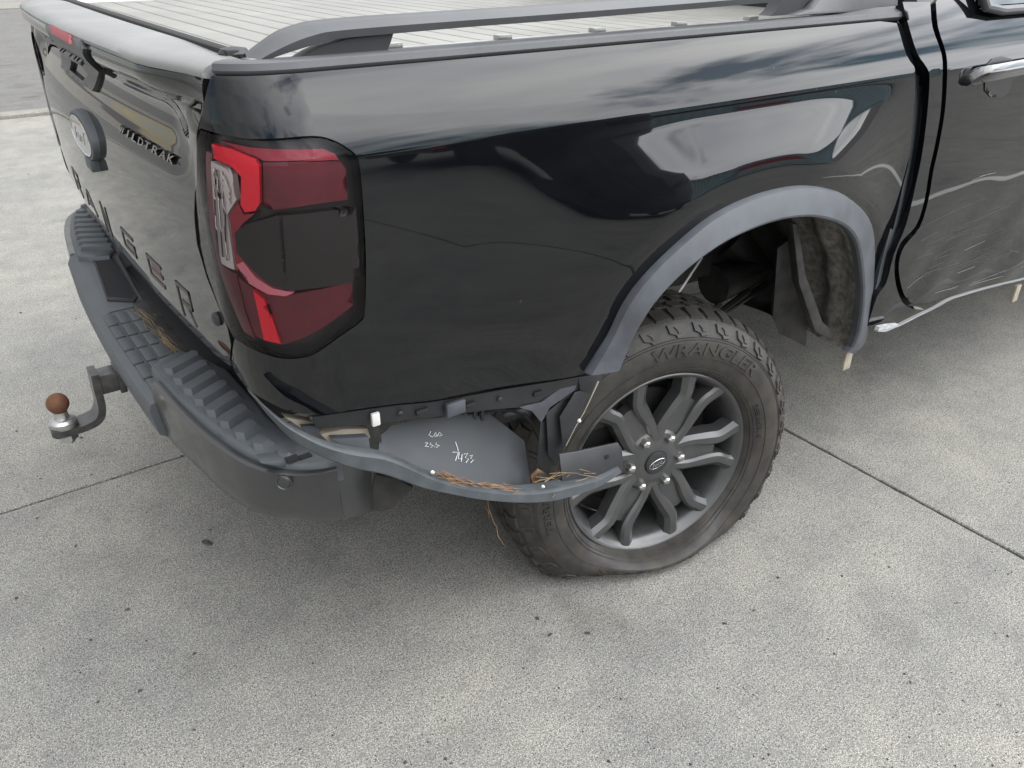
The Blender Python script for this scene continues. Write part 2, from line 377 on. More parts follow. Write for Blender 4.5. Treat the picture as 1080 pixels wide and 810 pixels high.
def patch(name, S, outline, mt, parent, holes=(), step=0.015, depth=0.01, lift=0.0, vrows=None, flip=1, back=False, disp=None):
    """trimmed piece of the surface S(u, v): outline and holes in (u, v), edges turned in by depth"""
    loops = [dens(outline, step)] + [dens(h, step) for h in holes]
    us = [p[0] for p in outline]; vs_ = [p[1] for p in outline]
    U = np.arange(min(us), max(us), step); V = np.array(vrows) if vrows is not None else np.arange(min(vs_), max(vs_), step)
    gu, gv = np.meshgrid(U, V); gu = gu.ravel(); gv = gv.ravel()
    k = inpoly(gu, gv, loops[0]) & (dist_poly(gu, gv, loops[0]) > step * 0.35)
    for h in loops[1:]: k &= ~inpoly(gu, gv, h) & (dist_poly(gu, gv, h) > step * 0.35)
    pts = []; edges = []; spans = []
    for lp in loops:
        b = len(pts); pts += lp; n = len(lp); edges += [(b + i, b + (i + 1) % n) for i in range(n)]; spans.append((b, n))
    pts += list(zip(gu[k], gv[k]))
    r = delaunay_2d_cdt([Vector(p) for p in pts], edges, [], 0, 1e-7)
    P2 = [tuple(p) for p in r[0]]; tri = [tuple(f) for f in r[2]]
    cx = np.array([sum(P2[i][0] for i in f) / 3 for f in tri]); cy = np.array([sum(P2[i][1] for i in f) / 3 for f in tri])
    kk = inpoly(cx, cy, loops[0])
    for h in loops[1:]: kk &= ~inpoly(cx, cy, h)
    tri = [t for t, q in zip(tri, kk) if q]
    nr = [normal(S, u, v, flip) for u, v in P2]
    pos = [np.array(S(u, v)) + n * (lift + (disp(u, v) if disp else 0)) for (u, v), n in zip(P2, nr)]
    verts = list(pos); faces = []; ln = []
    for t in tri:
        a, b, c = pos[t[0]], pos[t[1]], pos[t[2]]
        if np.dot(np.cross(b - a, c - a), nr[t[0]]) < 0: t = (t[0], t[2], t[1])
        faces.append(t); ln += [nr[i] for i in t]
    # boundary skirt
    cnt = {}
    for t in faces:
        for i in range(3):
            e = (t[i], t[(i + 1) % 3]); cnt[e] = cnt.get(e, 0) + 1
    bedge = [e for e in cnt if (e[1], e[0]) not in cnt]
    if depth:
        low = {}
        for e in bedge:
            for i in e:
                if i not in low: low[i] = len(verts); verts.append(pos[i] - nr[i] * depth)
        for a, b in bedge:
            f = (b, a, low[a], low[b]); fn = np.cross(verts[a] - verts[b], verts[low[a]] - verts[b]); fn = fn / (np.linalg.norm(fn) + 1e-12)
            faces.append(f); ln += [fn] * 4
    return obj(name, verts, faces, mt, parent, loop_normals=ln)

def text2d(s, shear=0.0, bold=0.0):
    cu = bpy.data.curves.new('t', 'FONT'); cu.body = s; cu.size = 1.0; cu.shear = shear; cu.offset = bold; cu.resolution_u = 3; cu.fill_mode = 'FRONT'
    o = bpy.data.objects.new('t', cu); me = bpy.data.meshes.new_from_object(o)
    v = np.array([p.co[:2] for p in me.vertices]); f = [tuple(p.vertices) for p in me.polygons]
    bpy.data.objects.remove(o); bpy.data.meshes.remove(me); bpy.data.curves.remove(cu)
    mn = v.min(0); mxx = v.max(0); v = (v - mn) / (mxx[0] - mn[0]); return v, f, (mxx[1] - mn[1]) / (mxx[0] - mn[0])
def text_on(name, s, fn, mt, parent, thick, shear=0.0, bold=0.0):
    """fn(a, b, h): a along 0..1, b across 0..1, h above the surface"""
    v, f, asp = text2d(s, shear, bold)
    n = len(v); V = [fn(a, b / asp, thick) for a, b in v] + [fn(a, b / asp, -0.001) for a, b in v]
    cnt = {}
    for t in f:
        for i in range(len(t)): cnt[(t[i], t[(i + 1) % len(t)])] = 1
    fs = list(f) + [(a, b, b + n, a + n)[::-1] for a, b in cnt if (b, a) not in cnt]
    return obj(name, V, fs, mt, parent, smooth=0)

# ================================================================== GROUND
GX0, GY0 = 0.805, 0.31       # slab joints run along the lines x = 0.805 and y = 0.31
ground = obj('ground', [(-400, -400, -0.035), (400, -400, -0.035), (400, 400, -0.035), (-400, 400, -0.035)], [(0, 1, 2, 3)], M['soil'], smooth=0)
tag(ground, 'concrete yard of large slabs with thin dark joints', kind='structure')
def slab(x0, y0, x1, y1, fine):
    g = 0.0035; ch = 0.003; st = 0.035 if fine else 2.0
    loop = []
    for (ax, ay, bx, by, nx, ny) in ((x0, y0, x1, y0, 0, 1), (x1, y0, x1, y1, -1, 0), (x1, y1, x0, y1, 0, -1), (x0, y1, x0, y0, 1, 0)):
        k = max(1, int(math.hypot(bx - ax, by - ay) / st))
        for i in range(k):
            t = i / k; j = abs(random.gauss(0, 0.0016)) if (fine and i) else 0
            loop.append((ax + (bx - ax) * t + nx * (g + j), ay + (by - ay) * t + ny * (g + j)))
    loop = [(min(max(x, x0 + g), x1 - g), min(max(y, y0 + g), y1 - g)) for x, y in loop]
    cx, cy = (x0 + x1) / 2, (y0 + y1) / 2
    inn = [(x + (ch if x < cx else -ch) * (abs(x - cx) > (x1 - x0) / 2 - 0.02), y + (ch if y < cy else -ch) * (abs(y - cy) > (y1 - y0) / 2 - 0.02)) for x, y in loop]
    n = len(loop); v = [(x, y, 0.0) for x, y in inn] + [(x, y, -ch) for x, y in loop] + [(x, y, -0.034) for x, y in loop]
    f = [tuple(range(n))] + [(n + i, n + (i + 1) % n, (i + 1) % n, i) for i in range(n)] + [(2 * n + i, 2 * n + (i + 1) % n, n + (i + 1) % n, n + i) for i in range(n)]
    obj('concrete_slab', v, f, M['concrete'], ground, smooth=0)
for i in range(-4, 5):
    for y0, y1 in ((GY0 - 27, GY0 - 18), (GY0 - 18, GY0 - 9), (GY0 - 9, GY0), (GY0, GY0 + 6.2)):
        x0 = GX0 + 5 * i
        slab(x0, y0, x0 + 5, y1, i in (-1, 0) and y1 > 0)
# kerb and the road beyond it
KY = GY0 + 6.2
k = MB()
for i in range(-6, 8):
    k.add([(i * 3.0 + 0.004 + a * 2.992, KY + 0.015 + b, c) for a in (0, 1) for b, c in ((0, -0.03), (0, 0.025), (0.02, 0.040), (0.12, 0.042), (0.15, 0.03), (0.15, -0.03))],
          [(0, 1, 7, 6), (1, 2, 8, 7), (2, 3, 9, 8), (3, 4, 10, 9), (4, 5, 11, 10), (0, 5, 4, 3, 2, 1), (6, 7, 8, 9, 10, 11)])
tag(k.build('kerb', M['kerb'], smooth=0), 'low pale concrete kerb between the yard and the road', kind='structure')
road = obj('road', [(-60, KY + 0.20, -0.004), (80, KY + 0.20, -0.004), (80, KY + 13.5, 0.0), (-60, KY + 13.5, 0.0)], [(0, 1, 2, 3)], M['asphalt'], smooth=0)
tag(road, 'grey asphalt road surface beyond the kerb', kind='structure')
pv = obj('pavement', [(-60, KY + 13.5, 0.02), (80, KY + 13.5, 0.02), (80, KY + 60, 0.02), (-60, KY + 60, 0.02), (-60, KY + 13.5, -0.03), (80, KY + 13.5, -0.03)], [(0, 1, 2, 3), (4, 5, 1, 0)], M['kerb'], smooth=0)
tag(pv, 'pale far pavement across the road', kind='structure')

# ================================================================== TRUCK
truck = empty('pickup_truck', (1.9, 0, 0))
tag(truck, 'black pickup truck with torn rear bumper trim and a flat rear tyre', 'pickup truck')

# ---- side surface ------------------------------------------------
ZG = np.arange(0.30, 1.36, 0.002)
def integ(tab, zref):
    z = [a for a, _ in tab]; e = np.interp(ZG, z, [math.tan(R(b)) for _, b in tab])
    o = -np.cumsum(e) * 0.002; return o - np.interp(zref, ZG, o)
# lean of the panel (degrees above level) by height: shoulder, crease, flank, tuck-under
OFF0 = integ([(0.55, -2), (0.64, -4), (0.72, -6), (0.80, -4), (0.90, -1.5), (1.00, 0.5), (1.08, 2.5), (1.124, 4.0), (1.132, 13), (1.16, 16), (1.20, 21), (1.225, 26), (1.245, 34), (1.26, 40), (1.35, 45)], 1.128)
OFFS = integ([(0.86, 0), (0.91, 3), (0.945, 7), (0.975, 12.5), (1.03, 15.5), (1.09, 14), (1.112, 7), (1.121, 0.5), (1.127, 0)], 1.128)
OFFR = ([0.70, 0.75, 0.80, 0.95, 1.12, 1.18, 1.215, 1.235, 1.25], [-0.03, -0.012, -0.003, 0.0, -0.003, -0.008, -0.014, -0.020, -0.027])
CR = 0.14; XA, YA = -0.76, -0.76
BUL = None
def S0(u, z):
    if u >= XA: a = 0.0; bx, by = u, YA - CR
    else:
        s = XA - u
        if s < CR * math.pi / 2: a = s / CR; bx, by = XA - CR * math.sin(a), YA - CR * math.cos(a)
        else: a = math.pi / 2; bx, by = XA - CR, YA + (s - CR * math.pi / 2)
    am = sstep(u, -0.54, -0.02) * (1 - sstep(u, 0.28, 0.72))
    o = np.interp(z, ZG, OFF0) + am * np.interp(z, ZG, OFFS) - 0.006 * ((u - 0.1) / 0.8) ** 2 * (a == 0) - 0.0069 * (a > 0)
    wgt = sstep(a / (math.pi / 2), 0.1, 1.0)
    o = o * (1 - wgt) + np.interp(z, OFFR[0], OFFR[1]) * wgt
    if BUL is not None and u > -0.5:
        fx = (u + 0.5) / 0.01; fz = (z - 0.3) / 0.01; i = int(fx); j = int(fz)
        if 0 <= i < BUL.shape[0] - 1 and 0 <= j < BUL.shape[1] - 1:
            a_, b_ = fx - i, fz - j
            o += (BUL[i, j] * (1 - a_) + BUL[i + 1, j] * a_) * (1 - b_) + (BUL[i, j + 1] * (1 - a_) + BUL[i + 1, j + 1] * a_) * b_
    return np.array([bx - math.sin(a) * o, by - math.cos(a) * o, z])
S = S0
FLIP = 1 if normal(S, 0, 0.9)[1] < 0 else -1
# wheel-arch curves read off the photograph (pixel) on the panel's plane
FL_OUT = [(617, 393), (640, 354), (656, 321), (676, 293), (712, 257), (751, 226), (796, 205), (840, 195.6), (876, 199.7), (898, 212), (913.6, 232), (918, 260), (916.4, 301), (913.6, 334), (908, 359), (896, 371)]
FL_IN = [(651, 389), (664, 358), (676, 336), (693, 312), (723, 282), (765, 252.5), (812, 233), (851, 227.5), (881, 234), (898, 248), (905, 273), (908, 306), (905.5, 338), (902, 356), (897, 367), (893, 371)]
arch_out = invs(S, FL_OUT, (-0.27, 0.65))
gx, gz = np.meshgrid(np.arange(-0.5, 0.9, 0.01), np.arange(0.3, 1.2, 0.01), indexing='ij')
dd = dist_poly(gx.ravel(), gz.ravel(), [tuple(p) for p in spline(arch_out, 4)], False).reshape(gx.shape)
ins = inpoly(gx.ravel(), gz.ravel(), arch_out).reshape(gx.shape)
q = np.clip(1 - dd / 0.060, 0, 1); BUL = np.where(ins, -0.009, -0.009 * q * q)

LAMP = [(212.5, 136.4), (238, 143.5), (264, 147.7), (296, 147), (331, 144.5), (350.6, 148.6), (366.6, 157.3), (376.3, 167), (380, 188), (382.7, 226), (385, 274.5), (384.3, 326), (379.5, 339), (357, 355), (334.5, 371), (318.4, 376.6), (296, 377), (270, 369), (247.8, 356.4), (231.7, 322.7), (219, 287), (212.5, 258.5), (207.7, 210), (205.5, 159)]
LAMP = [LAMP[0]] + [tuple(p) for p in spline(LAMP[1:19], 3)] + LAMP[19:]
lamp_uv = invs(S, LAMP, (-0.96, 1.14)); NL = len(LAMP) - 5
edge_L = invs(S, [(223, 78), (218, 96), (213, 120), (209.5, 137)], (-0.95, 1.22))     # rear edge above the lamp
edge_L2 = invs(S, [(247, 360), (247, 391)], (-0.95, 0.82))
bot = invs(S, [(247.5, 392), (257, 405), (280, 422), (305, 434), (330, 437), (375, 431), (420, 425), (456, 422), (542, 406), (614, 395)], (-0.94, 0.78))
arch_uv = invs(S, FL_OUT, (-0.27, 0.65))
edge_R = invs(S, [(914, 340), (925, 310), (933, 275), (944, 234), (952, 197), (958, 173), (961.7, 136), (965, 99), (964.7, 72), (960.5, 54), (951, 25)], (0.66, 0.5))
topz = 1.2380
edge_L = [(u, min(z, topz - 0.0005 - 0.004 * i)) for i, (u, z) in enumerate(edge_L)]; edge_R = [(u, min(z, topz - 0.002 * (len(edge_R) - 1 - i) - 0.0005)) for i, (u, z) in enumerate(edge_R)]
lampN = [lamp_uv[i] for i in range(0, NL)]         # lamp edge from its top rear corner round to the bottom rear corner
def grow(uv, d):
    c = np.mean(np.array(lamp_uv), 0); return [tuple(np.array(p) + (np.array(p) - c) / np.linalg.norm(np.array(p) - c) * d) for p in uv]
notch = grow(lampN, 0.0016)
top_edge = [(edge_R[-1][0] + (edge_L[0][0] - edge_R[-1][0]) * t, topz) for t in np.linspace(0.05, 1, 12)]
outline = edge_L + notch + edge_L2[1:] + bot[1:] + [(a[0], a[1]) for a in arch_uv[1:]] + edge_R[1:] + top_edge[:-1]
rows = sorted(set([round(z, 4) for z in np.arange(0.42, 1.10, 0.012)] + [round(z, 4) for z in np.arange(1.10, 1.238, 0.004)] + [1.1255, 1.1268, 1.1305]))
bed_side = patch('bed_side_panel', S, outline, M['paint'], truck, step=0.013, depth=0.014, vrows=rows, flip=FLIP)
# dark inner shell behind the panel gaps
sh = [(-1.02, 0.76), (-0.6, 0.74), (-0.30, 0.70), (-0.20, 0.80), (0.02, 0.95), (0.27, 1.0), (0.5, 0.97), (0.68, 0.80), (0.715, 0.68), (0.75, 0.68), (0.80, 0.9), (0.77, 1.22), (0.7, 1.235), (-1.02, 1.225)]
patch('inner_panel', S, sh, M['void'], truck, step=0.04, depth=0.004, lift=-0.030, flip=FLIP)

# mirrored flank on the far side (same sheet metal)
def mirror(o, name, parent):
    me = o.data.copy(); n = len(me.vertices); co_ = np.empty(n * 3); me.vertices.foreach_get('co', co_); co_[1::3] *= -1
    fs = [tuple(p.vertices)[::-1] for p in me.polygons]
    mi = [p.material_index for p in me.polygons]
    o2 = obj(name, co_.reshape(-1, 3), fs, None, parent, smooth=40, mats=list(o.data.materials), fmat=mi); bpy.data.meshes.remove(me); return o2
mirror(bed_side, 'bed_side_panel', truck)

# ---- tail lamp ---------------------------------------------------
lamp = patch('tail_lamp', S, grow(lamp_uv, -0.0005), M['lamp_black'], truck, step=0.012, depth=0.012, lift=-0.028, flip=FLIP)
def lp(name, pix, mt, lift, depth=0.010, step=0.010):
    return patch(name, S, invs(S, pix, (-0.93, 1.02)), mt, lamp, step=step, depth=depth, lift=lift, flip=FLIP)
lp('reverse_light', [(214, 171), (238, 180), (243, 213), (232, 229), (240, 287), (225, 279), (217, 225)], M['lamp_clear'], -0.012)
lp('light_guide', [(216, 152), (240, 158), (266, 168), (271, 176), (271, 216), (266, 224), (254, 226), (249, 218), (250, 188), (238, 176), (218, 167)], M['lamp_red'], -0.010)
lp('upper_reflector', [(273, 172), (320, 170), (364, 172), (370, 180), (372, 213), (330, 219), (285, 225), (273, 222)], M['lamp_darkred'], -0.018)
lp('lower_reflector', [(226, 292), (243, 296), (262, 310), (290, 317), (330, 311), (376, 300), (377, 326), (356, 342), (318, 362), (294, 369), (266, 361), (247, 350)], M['lamp_darkred'], -0.016)
lp('light_guide', [(262, 309), (275, 320), (284, 340), (293, 366), (274, 362), (268, 335)], M['lamp_red'], -0.011)
lp('light_guide', [(244, 281), (252, 278), (266, 295), (286, 307), (310, 311), (300, 315), (280, 313), (258, 301)], M['lamp_pink'], -0.009)
lp('smoked_panel', [(244, 247), (256, 238), (290, 229), (340, 224), (377, 221), (381, 270), (380, 297), (330, 306), (300, 308), (280, 300), (262, 284), (246, 268)], M['lamp_smoke'], -0.006, depth=0.02)
lp('red_surround', [(234, 230), (244, 216), (251, 229), (264, 228), (250, 238), (243, 247), (244, 270), (258, 288), (250, 279), (242, 289)], M['lamp_midred'], -0.013)
lp('painted_upper_glow', [(222, 149), (262, 156), (300, 157), (345, 156), (358, 162), (362, 170), (320, 169), (274, 170), (266, 166), (240, 157)], M['lamp_midred'], -0.016)  # opaque patch painting the red glow along the top of the lamp
lp('divider_bar', [(292, 229), (297, 229), (302, 306), (297, 307)], M['rubber'], -0.0045, depth=0.004)
lp('red_side_frame', [(207, 160), (214, 163), (214, 200), (217, 230), (223, 280), (241, 292), (250, 330), (262, 361), (249, 353), (236, 325), (222, 288), (212, 240), (208, 205)], M['lamp_darkred'], -0.014)
for k_, (pa, pb) in enumerate([((218, 178), (223, 270)), ((222, 180), (228, 272)), ((227, 182), (233, 276))]):
    lp('reflector_rib', [pa, (pa[0] + 2.0, pa[1] + 0.8), (pb[0] + 2.0, pb[1] + 0.8), pb], M['chrome'], -0.009, depth=0.003)
for k_ in range(3):
    y0 = 186 + 6 * k_
    lp('reflector_rib', [(224 + k_ * 2, y0 + 12), (229, y0), (231, y0), (238, y0 + 18), (236.5, y0 + 19), (230.2, y0 + 4), (226 + k_ * 2, y0 + 13)], M['chrome'], -0.008, depth=0.003)
lens = patch('outer_lens', S, grow(lamp_uv, -0.0012), M['cover'], lamp, step=0.012, depth=0.0, lift=0.0015, flip=FLIP)
l2 = mirror(lamp, 'tail_lamp', truck); mirror(lens, 'outer_lens', l2)

# ---- tailgate ----------------------------------------------------
TGZ = [0.735, 0.755, 0.775, 0.80, 0.86, 0.95, 1.04, 1.085, 1.115, 1.140, 1.165, 1.183, 1.198, 1.212, 1.224, 1.236, 1.245]
TGX = [0.022, 0.010, 0.003, 0.0, -0.002, -0.004, -0.003, 0.003, 0.013, 0.022, 0.024, 0.016, 0.000, -0.013, -0.018, -0.014, -0.002]
TZF = np.arange(0.73, 1.25, 0.001)
_d = np.gradient(np.array(TGX), np.array(TGZ))
def herm(z):
    i = int(np.clip(np.searchsorted(TGZ, z) - 1, 0, len(TGZ) - 2)); h = TGZ[i + 1] - TGZ[i]; t = (z - TGZ[i]) / h
    return TGX[i] * (2 * t**3 - 3 * t * t + 1) + _d[i] * h * (t**3 - 2 * t * t + t) + TGX[i + 1] * (3 * t * t - 2 * t**3) + _d[i + 1] * h * (t**3 - t * t)
TXF = np.array([herm(z) for z in TZF])
def T(y, z):
    g = np.interp(z, TZF, TXF); a = abs(y)
    fade = 1 - sstep(a, 0.60, 0.775)
    if z > 1.07 and g > 0: g = g * fade + 0.004 * (1 - fade)
    elif z > 1.2: g = g * (0.45 + 0.55 * fade) + 0.004 * (1 - fade)
    x = -0.893 - 0.027 * (1 - (a / 0.78) ** 2) + g + 0.022 * sstep(z, 1.15, 1.24) * sstep(a, 0.60, 0.80)
    return np.array([x, y, z])
TF = 1 if normal(T, 0, 0.9)[0] < 0 else -1
_se = sorted([(z, S(u, z)[1]) for u, z in edge_L + lamp_uv[NL:] + edge_L2])     # the lamp-side edge of the opening, by height
tg_edge = [(float(np.interp(z, [p[0] for p in _se], [p[1] for p in _se])) + 0.013, z) for z in (1.236, 1.215, 1.19, 1.17, 1.15, 1.12, 1.08, 1.03, 0.98, 0.93, 0.89, 0.86, 0.83, 0.80, 0.775)]
tgo = tg_edge + [(-0.6, 0.752), (0, 0.745), (0.6, 0.752)] + [(-y, z) for y, z in tg_edge[::-1]] + [(0.4, 1.243), (0, 1.244), (-0.4, 1.243)]
tailgate = patch('tailgate', T, tgo, M['paint_gate'], truck, step=0.016, depth=0.02, flip=TF, vrows=np.arange(0.75, 1.245, 0.007))
# backing so the gaps read dark
patch('gate_backing', T, [(-0.77, 0.77), (0.77, 0.77), (0.78, 1.20), (-0.78, 1.20)], M['void'], tailgate, step=0.06, depth=0.0, lift=-0.035, flip=TF)
# matt cap along the top edge
fr = []
for y in np.linspace(-0.795, 0.795, 35):
    x0 = T(y, 1.236)[0] - 0.004; a = abs(y); yf = y * 0.935; ym = y * 0.97; z0 = 1.238 - 0.004 * sstep(a, 0.5, 0.8); xb = -0.805 - 0.012 * (1 - (a / 0.8) ** 2)
    fr.append([(x0 + 0.02, y, z0 - 0.004), (x0 + 0.001, y, z0), (x0, y, z0 + 0.006), (x0 + 0.006, y, z0 + 0.013), (x0 + 0.03, ym, z0 + 0.017), (xb - 0.012, yf, z0 + 0.0175), (xb, yf, z0 + 0.013), (xb, yf, z0 - 0.01)])
MB().sweep(fr).build('top_cap', M['cap_top'], tailgate, 50)
# centre trim with high brake light and handle pocket
hp = [inv(T, a, b, (0.0, 1.16)) for a, b in [(54, 20), (78, 34), (91.5, 41), (92, 52), (97, 64), (106.5, 80), (101, 97), (84, 85), (68, 72), (67, 56), (60, 42)]]
hp = [tuple(p) for p in hp]
pocket = [tuple(inv(T, a, b, (0.0, 1.13))) for a, b in [(78, 62), (90, 69), (97, 79), (91, 86), (77, 74)]]
trim = patch('handle_trim', T, hp, M['cap'], tailgate, holes=[pocket], step=0.012, depth=0.02, lift=0.007, flip=TF)
patch('handle_pocket', T, pocket, M['dark'], tailgate, step=0.02, depth=0.0, lift=-0.022, flip=TF)
bl = [tuple(inv(T, a, b, (0.0, 1.2))) for a, b in [(59, 30), (80, 41), (80, 47), (60, 36)]]
patch('brake_light', T, bl, M['brake'], tailgate, step=0.012, depth=0.012, lift=0.011, flip=TF)
hl = [tuple(inv(T, a, b, (0.0, 1.14))) for a, b in [(68, 48), (90, 60), (91, 64), (69, 52)]]
patch('handle_lip', T, hl, M['cap'], tailgate, step=0.012, depth=0.014, lift=0.014, flip=TF)

# round badge on its thick housing
def ell(a, b, x, yc, zc, n=40, pw=2.0): return [(x, yc + a * math.cos(t), zc + b * math.sin(t)) for t in np.linspace(0, 2 * math.pi, n, endpoint=False)]
yc, zc = -0.015, 1.032
BA, BB = 0.118, 0.050
hs = MB(); hs.sweep([ell(BA, BB, -0.905, yc, zc), ell(BA, BB, -0.932, yc, zc), ell(BA - 0.003, BB - 0.003, -0.937, yc, zc), ell(BA - 0.010, BB - 0.008, -0.938, yc, zc), ell(BA - 0.011, BB - 0.009, -0.935, yc, zc)])
hs.box((-0.925, yc - 0.03, zc - BB - 0.004), (0.016, 0.030, 0.012), bev=0.003)
hsg = hs.build('badge_housing', M['plastic'], tailgate, 40)
MB().sweep([ell(BA - 0.013, BB - 0.010, -0.932, yc, zc), ell(BA - 0.013, BB - 0.010, -0.9385, yc, zc), ell(BA - 0.019, BB - 0.014, -0.9400, yc, zc), ell(BA - 0.021, BB - 0.016, -0.9375, yc, zc)]).build('badge_ring', M['chrome'], tailgate, 40)
MB().sweep([ell(BA - 0.0195, BB - 0.0155, -0.933, yc, zc), ell(BA - 0.0195, BB - 0.0155, -0.9380, yc, zc), ell(BA - 0.06, BB - 0.03, -0.9392, yc, zc)]).build('badge_face', M['badge_blue'], tailgate, 50)
text_on('badge_script', 'Ford', lambda a, b, h: (-0.9390 - h, yc + 0.056 - 0.112 * a, zc - 0.014 + 0.028 * b), M['alu'], tailgate, 0.0008, shear=0.35)
# raised model badge
wa = inv(T, 129, 139, (-0.35, 1.08)); wb = inv(T, 188, 174, (-0.66, 1.08))
def wfn(i0, i1):
    def f(a, b, h):
        t = i0 + (i1 - i0) * a; y = wa[0] + (wb[0] - wa[0]) * t; z = wa[1] + (wb[1] - wa[1]) * t + 0.0125 * b
        p = T(y, z); return (p[0] - 0.001 - h, y, z)
    return f
for i_, ch in enumerate('WILDTRAK'):
    w_ = 0.45 if ch == 'I' else 1.0
    text_on('badge_letter', ch, wfn((i_ + 0.5 - 0.40 * w_) / 8, (i_ + 0.5 + 0.40 * w_) / 8), M['gloss_black'], tailgate, 0.0055, shear=0.15, bold=0.015)
# big letters sunk into the lower face
GL = {'R': [[(0, 0), (0, 1), (1, 1), (1, .5), (.3, .5)], [(.62, .5), (1, 0)]], 'A': [[(0, 0), (.28, 1)], [(.42, 1), (1, 0)], [(.3, .32), (.62, .32)]], 'N': [[(0, 0), (0, 1), (.9, 0)], [(1, .12), (1, 1)]],
      'G': [[(1, 1), (0, 1), (0, 0), (1, 0), (1, .5), (.4, .5)]], 'E': [[(1, 1), (0, 1), (0, 0), (1, 0)], [(.3, .5), (1, .5)]]}
LET_PX = [('R', (76, 177), (88, 207)), ('A', (89, 198), (103, 227)), ('N', (105.5, 214), (119, 249)), ('G', (128, 241), (144, 271)), ('E', (155, 269), (174, 303)), ('R', (186, 298), (207, 343))]
for ch, ptl, pbr in LET_PX:
    a0 = inv(T, *ptl, (0.1, 0.86)); a1 = inv(T, *pbr, (0.0, 0.80)); y0, z1 = a0; y1, z0 = a1
    mb = MB(); mr_ = MB()
    for si, st in enumerate(GL[ch]):
        for (sx, sz), (ex, ez) in zip(st[:-1], st[1:]):
            A_ = np.array([y0 + (y1 - y0) * sx, z0 + (z1 - z0) * sz]); B_ = np.array([y0 + (y1 - y0) * ex, z0 + (z1 - z0) * ez])
            d = (B_ - A_) / (np.linalg.norm(B_ - A_) + 1e-9); nn_ = np.array([-d[1], d[0]]) * 0.0036; A2 = A_ - d * 0.0036; B2 = B_ + d * 0.0036
            K = max(1, int(np.linalg.norm(B2 - A2) / 0.02)); pts = [A2 + (B2 - A2) * i / K for i in range(K + 1)]
            mb.sweep([[tuple(T(*(p + nn_)) - np.array([0.0016, 0, 0])), tuple(T(*(p - nn_)) - np.array([0.0016, 0, 0])), tuple(T(*(p - nn_)) + np.array([0.003, 0, 0])), tuple(T(*(p + nn_)) + np.array([0.003, 0, 0]))] for p in pts])
    o_ = mb.build('letter', M['letter'], tailgate, 30)
    if ch in 'GE':
        for zf in ((.30, .62) if ch == 'E' else (.28,)):
            def q_(a, b): return tuple(T(y0 + (y1 - y0) * a, z0 + (z1 - z0) * b) - np.array([0.0008, 0, 0]))
            MB().prism([q_(.25, zf), q_(.95, zf), q_(.95, zf + .14), q_(.25, zf + .14)], (0.002, 0, 0)).build('letter_reflection', M['letter_red'], tailgate, 30)  # red bars paint a tinted reflection inside the letters
# small round lock / sensor near the lower corner
lk_ = inv(T, 230, 336, (-0.7, 0.84)); p = T(*lk_)
MB().lathe([(0.010, -0.002), (0.012, 0.004), (0.009, 0.007), (0.004, 0.008)], p, (-1, -0.25, 0), 18).build('rubber_stop', M['dark'], tailgate)

# ---- tub top: rail caps, roller cover, tracks, sports rail ---------
def railcap(sg):
    fr = []; u0 = edge_L[0][0] + 0.004
    for u in list(np.linspace(u0, -0.74, 10)) + list(np.linspace(-0.70, 0.655, 20)):
        p = S(u, 1.2400); n_ = normal(S, u, 1.2, FLIP); n_[2] = 0; n_ /= np.linalg.norm(n_)
        inn = np.array([max(u, -0.815 + 0.02 * (u - u0)), -0.742]) ; k_ = sstep(u, u0, -0.74)
        up = 0.030 * sstep(u, 0.42, 0.60)
        def at(d, z, w_=0.0):
            q2 = np.array([p[0], p[1]]) - n_[:2] * d; q2 = q2 * (1 - w_) + inn * w_; return (q2[0], sg * q2[1], z)
        fr.append([at(.008, 1.234), at(-.001, 1.2412), at(-.0025, 1.2440), at(.000, 1.2525), at(.005, 1.2545), at(.02, 1.2545 + up * .3, .12), at(0, 1.2515 + up, .45), at(0, 1.2465 + up * .5, .9), at(0, 1.242, 1.0), at(0, 1.230, 1.0)])
    return MB().sweep(fr).build('rail_cap', M['cap'], truck, 28)
railcap(1); railcap(-1)
cover = empty('roller_cover', (0, 0, 1.24), truck)
base_me = None
SW = 0.0565
for i in range(26):
    x0 = -0.793 + i * SW
    if base_me is None:
        o_ = MB().add([(a * SW, b, c) for b in (-0.715, 0.715) for a, c in ((0.028, -0.012), (0.028, -0.002), (0.07, 0.0), (0.5, 0.0008), (0.93, 0.0), (0.968, -0.002), (0.968, -0.012))],
                      [tuple(range(7)), tuple(range(13, 6, -1))] + [(j, j + 7, (j + 1) % 7 + 7, (j + 1) % 7) for j in range(7)]).build('slat', M['slat'], cover, 30)
        o_.matrix_parent_inverse = Matrix.Identity(4); base_me = o_.data
    else:
        o_ = bpy.data.objects.new('slat', base_me); COL.objects.link(o_); o_.parent = cover
    o_.location = (x0, 0, 1.2365 - 1.24)
for sg in (1, -1):
    MB().add([(x, sg * y, z) for x in (-0.80, 0.66) for y, z in ((-0.742, 1.228), (-0.742, 1.2455), (-0.725, 1.2455), (-0.722, 1.2395), (-0.700, 1.2385), (-0.700, 1.228))],
             [tuple(range(6)), tuple(range(11, 5, -1))] + [(j, j + 6, (j + 1) % 6 + 6, (j + 1) % 6) for j in range(6)]).build('cover_track', M['alu'], truck, 30)
for i in range(6):
    x = -0.56 + 0.21 * i
    MB().box((x, -0.733, 1.2485), (0.014, 0.009, 0.0045), bev=0.0015).build('track_clamp', M['alu'], truck)
MB().box((-0.812, 0, 1.245), (0.010, 0.735, 0.014), bev=0.003).build('cover_seal', M['rubber'], truck)
MB().lathe([(0.020, 0), (0.022, 0.006), (0.018, 0.012), (0.006, 0.014)], (-0.805, -0.715, 1.247), (0, 0, 1), 20).build('rubber_stop', M['dark'], truck)
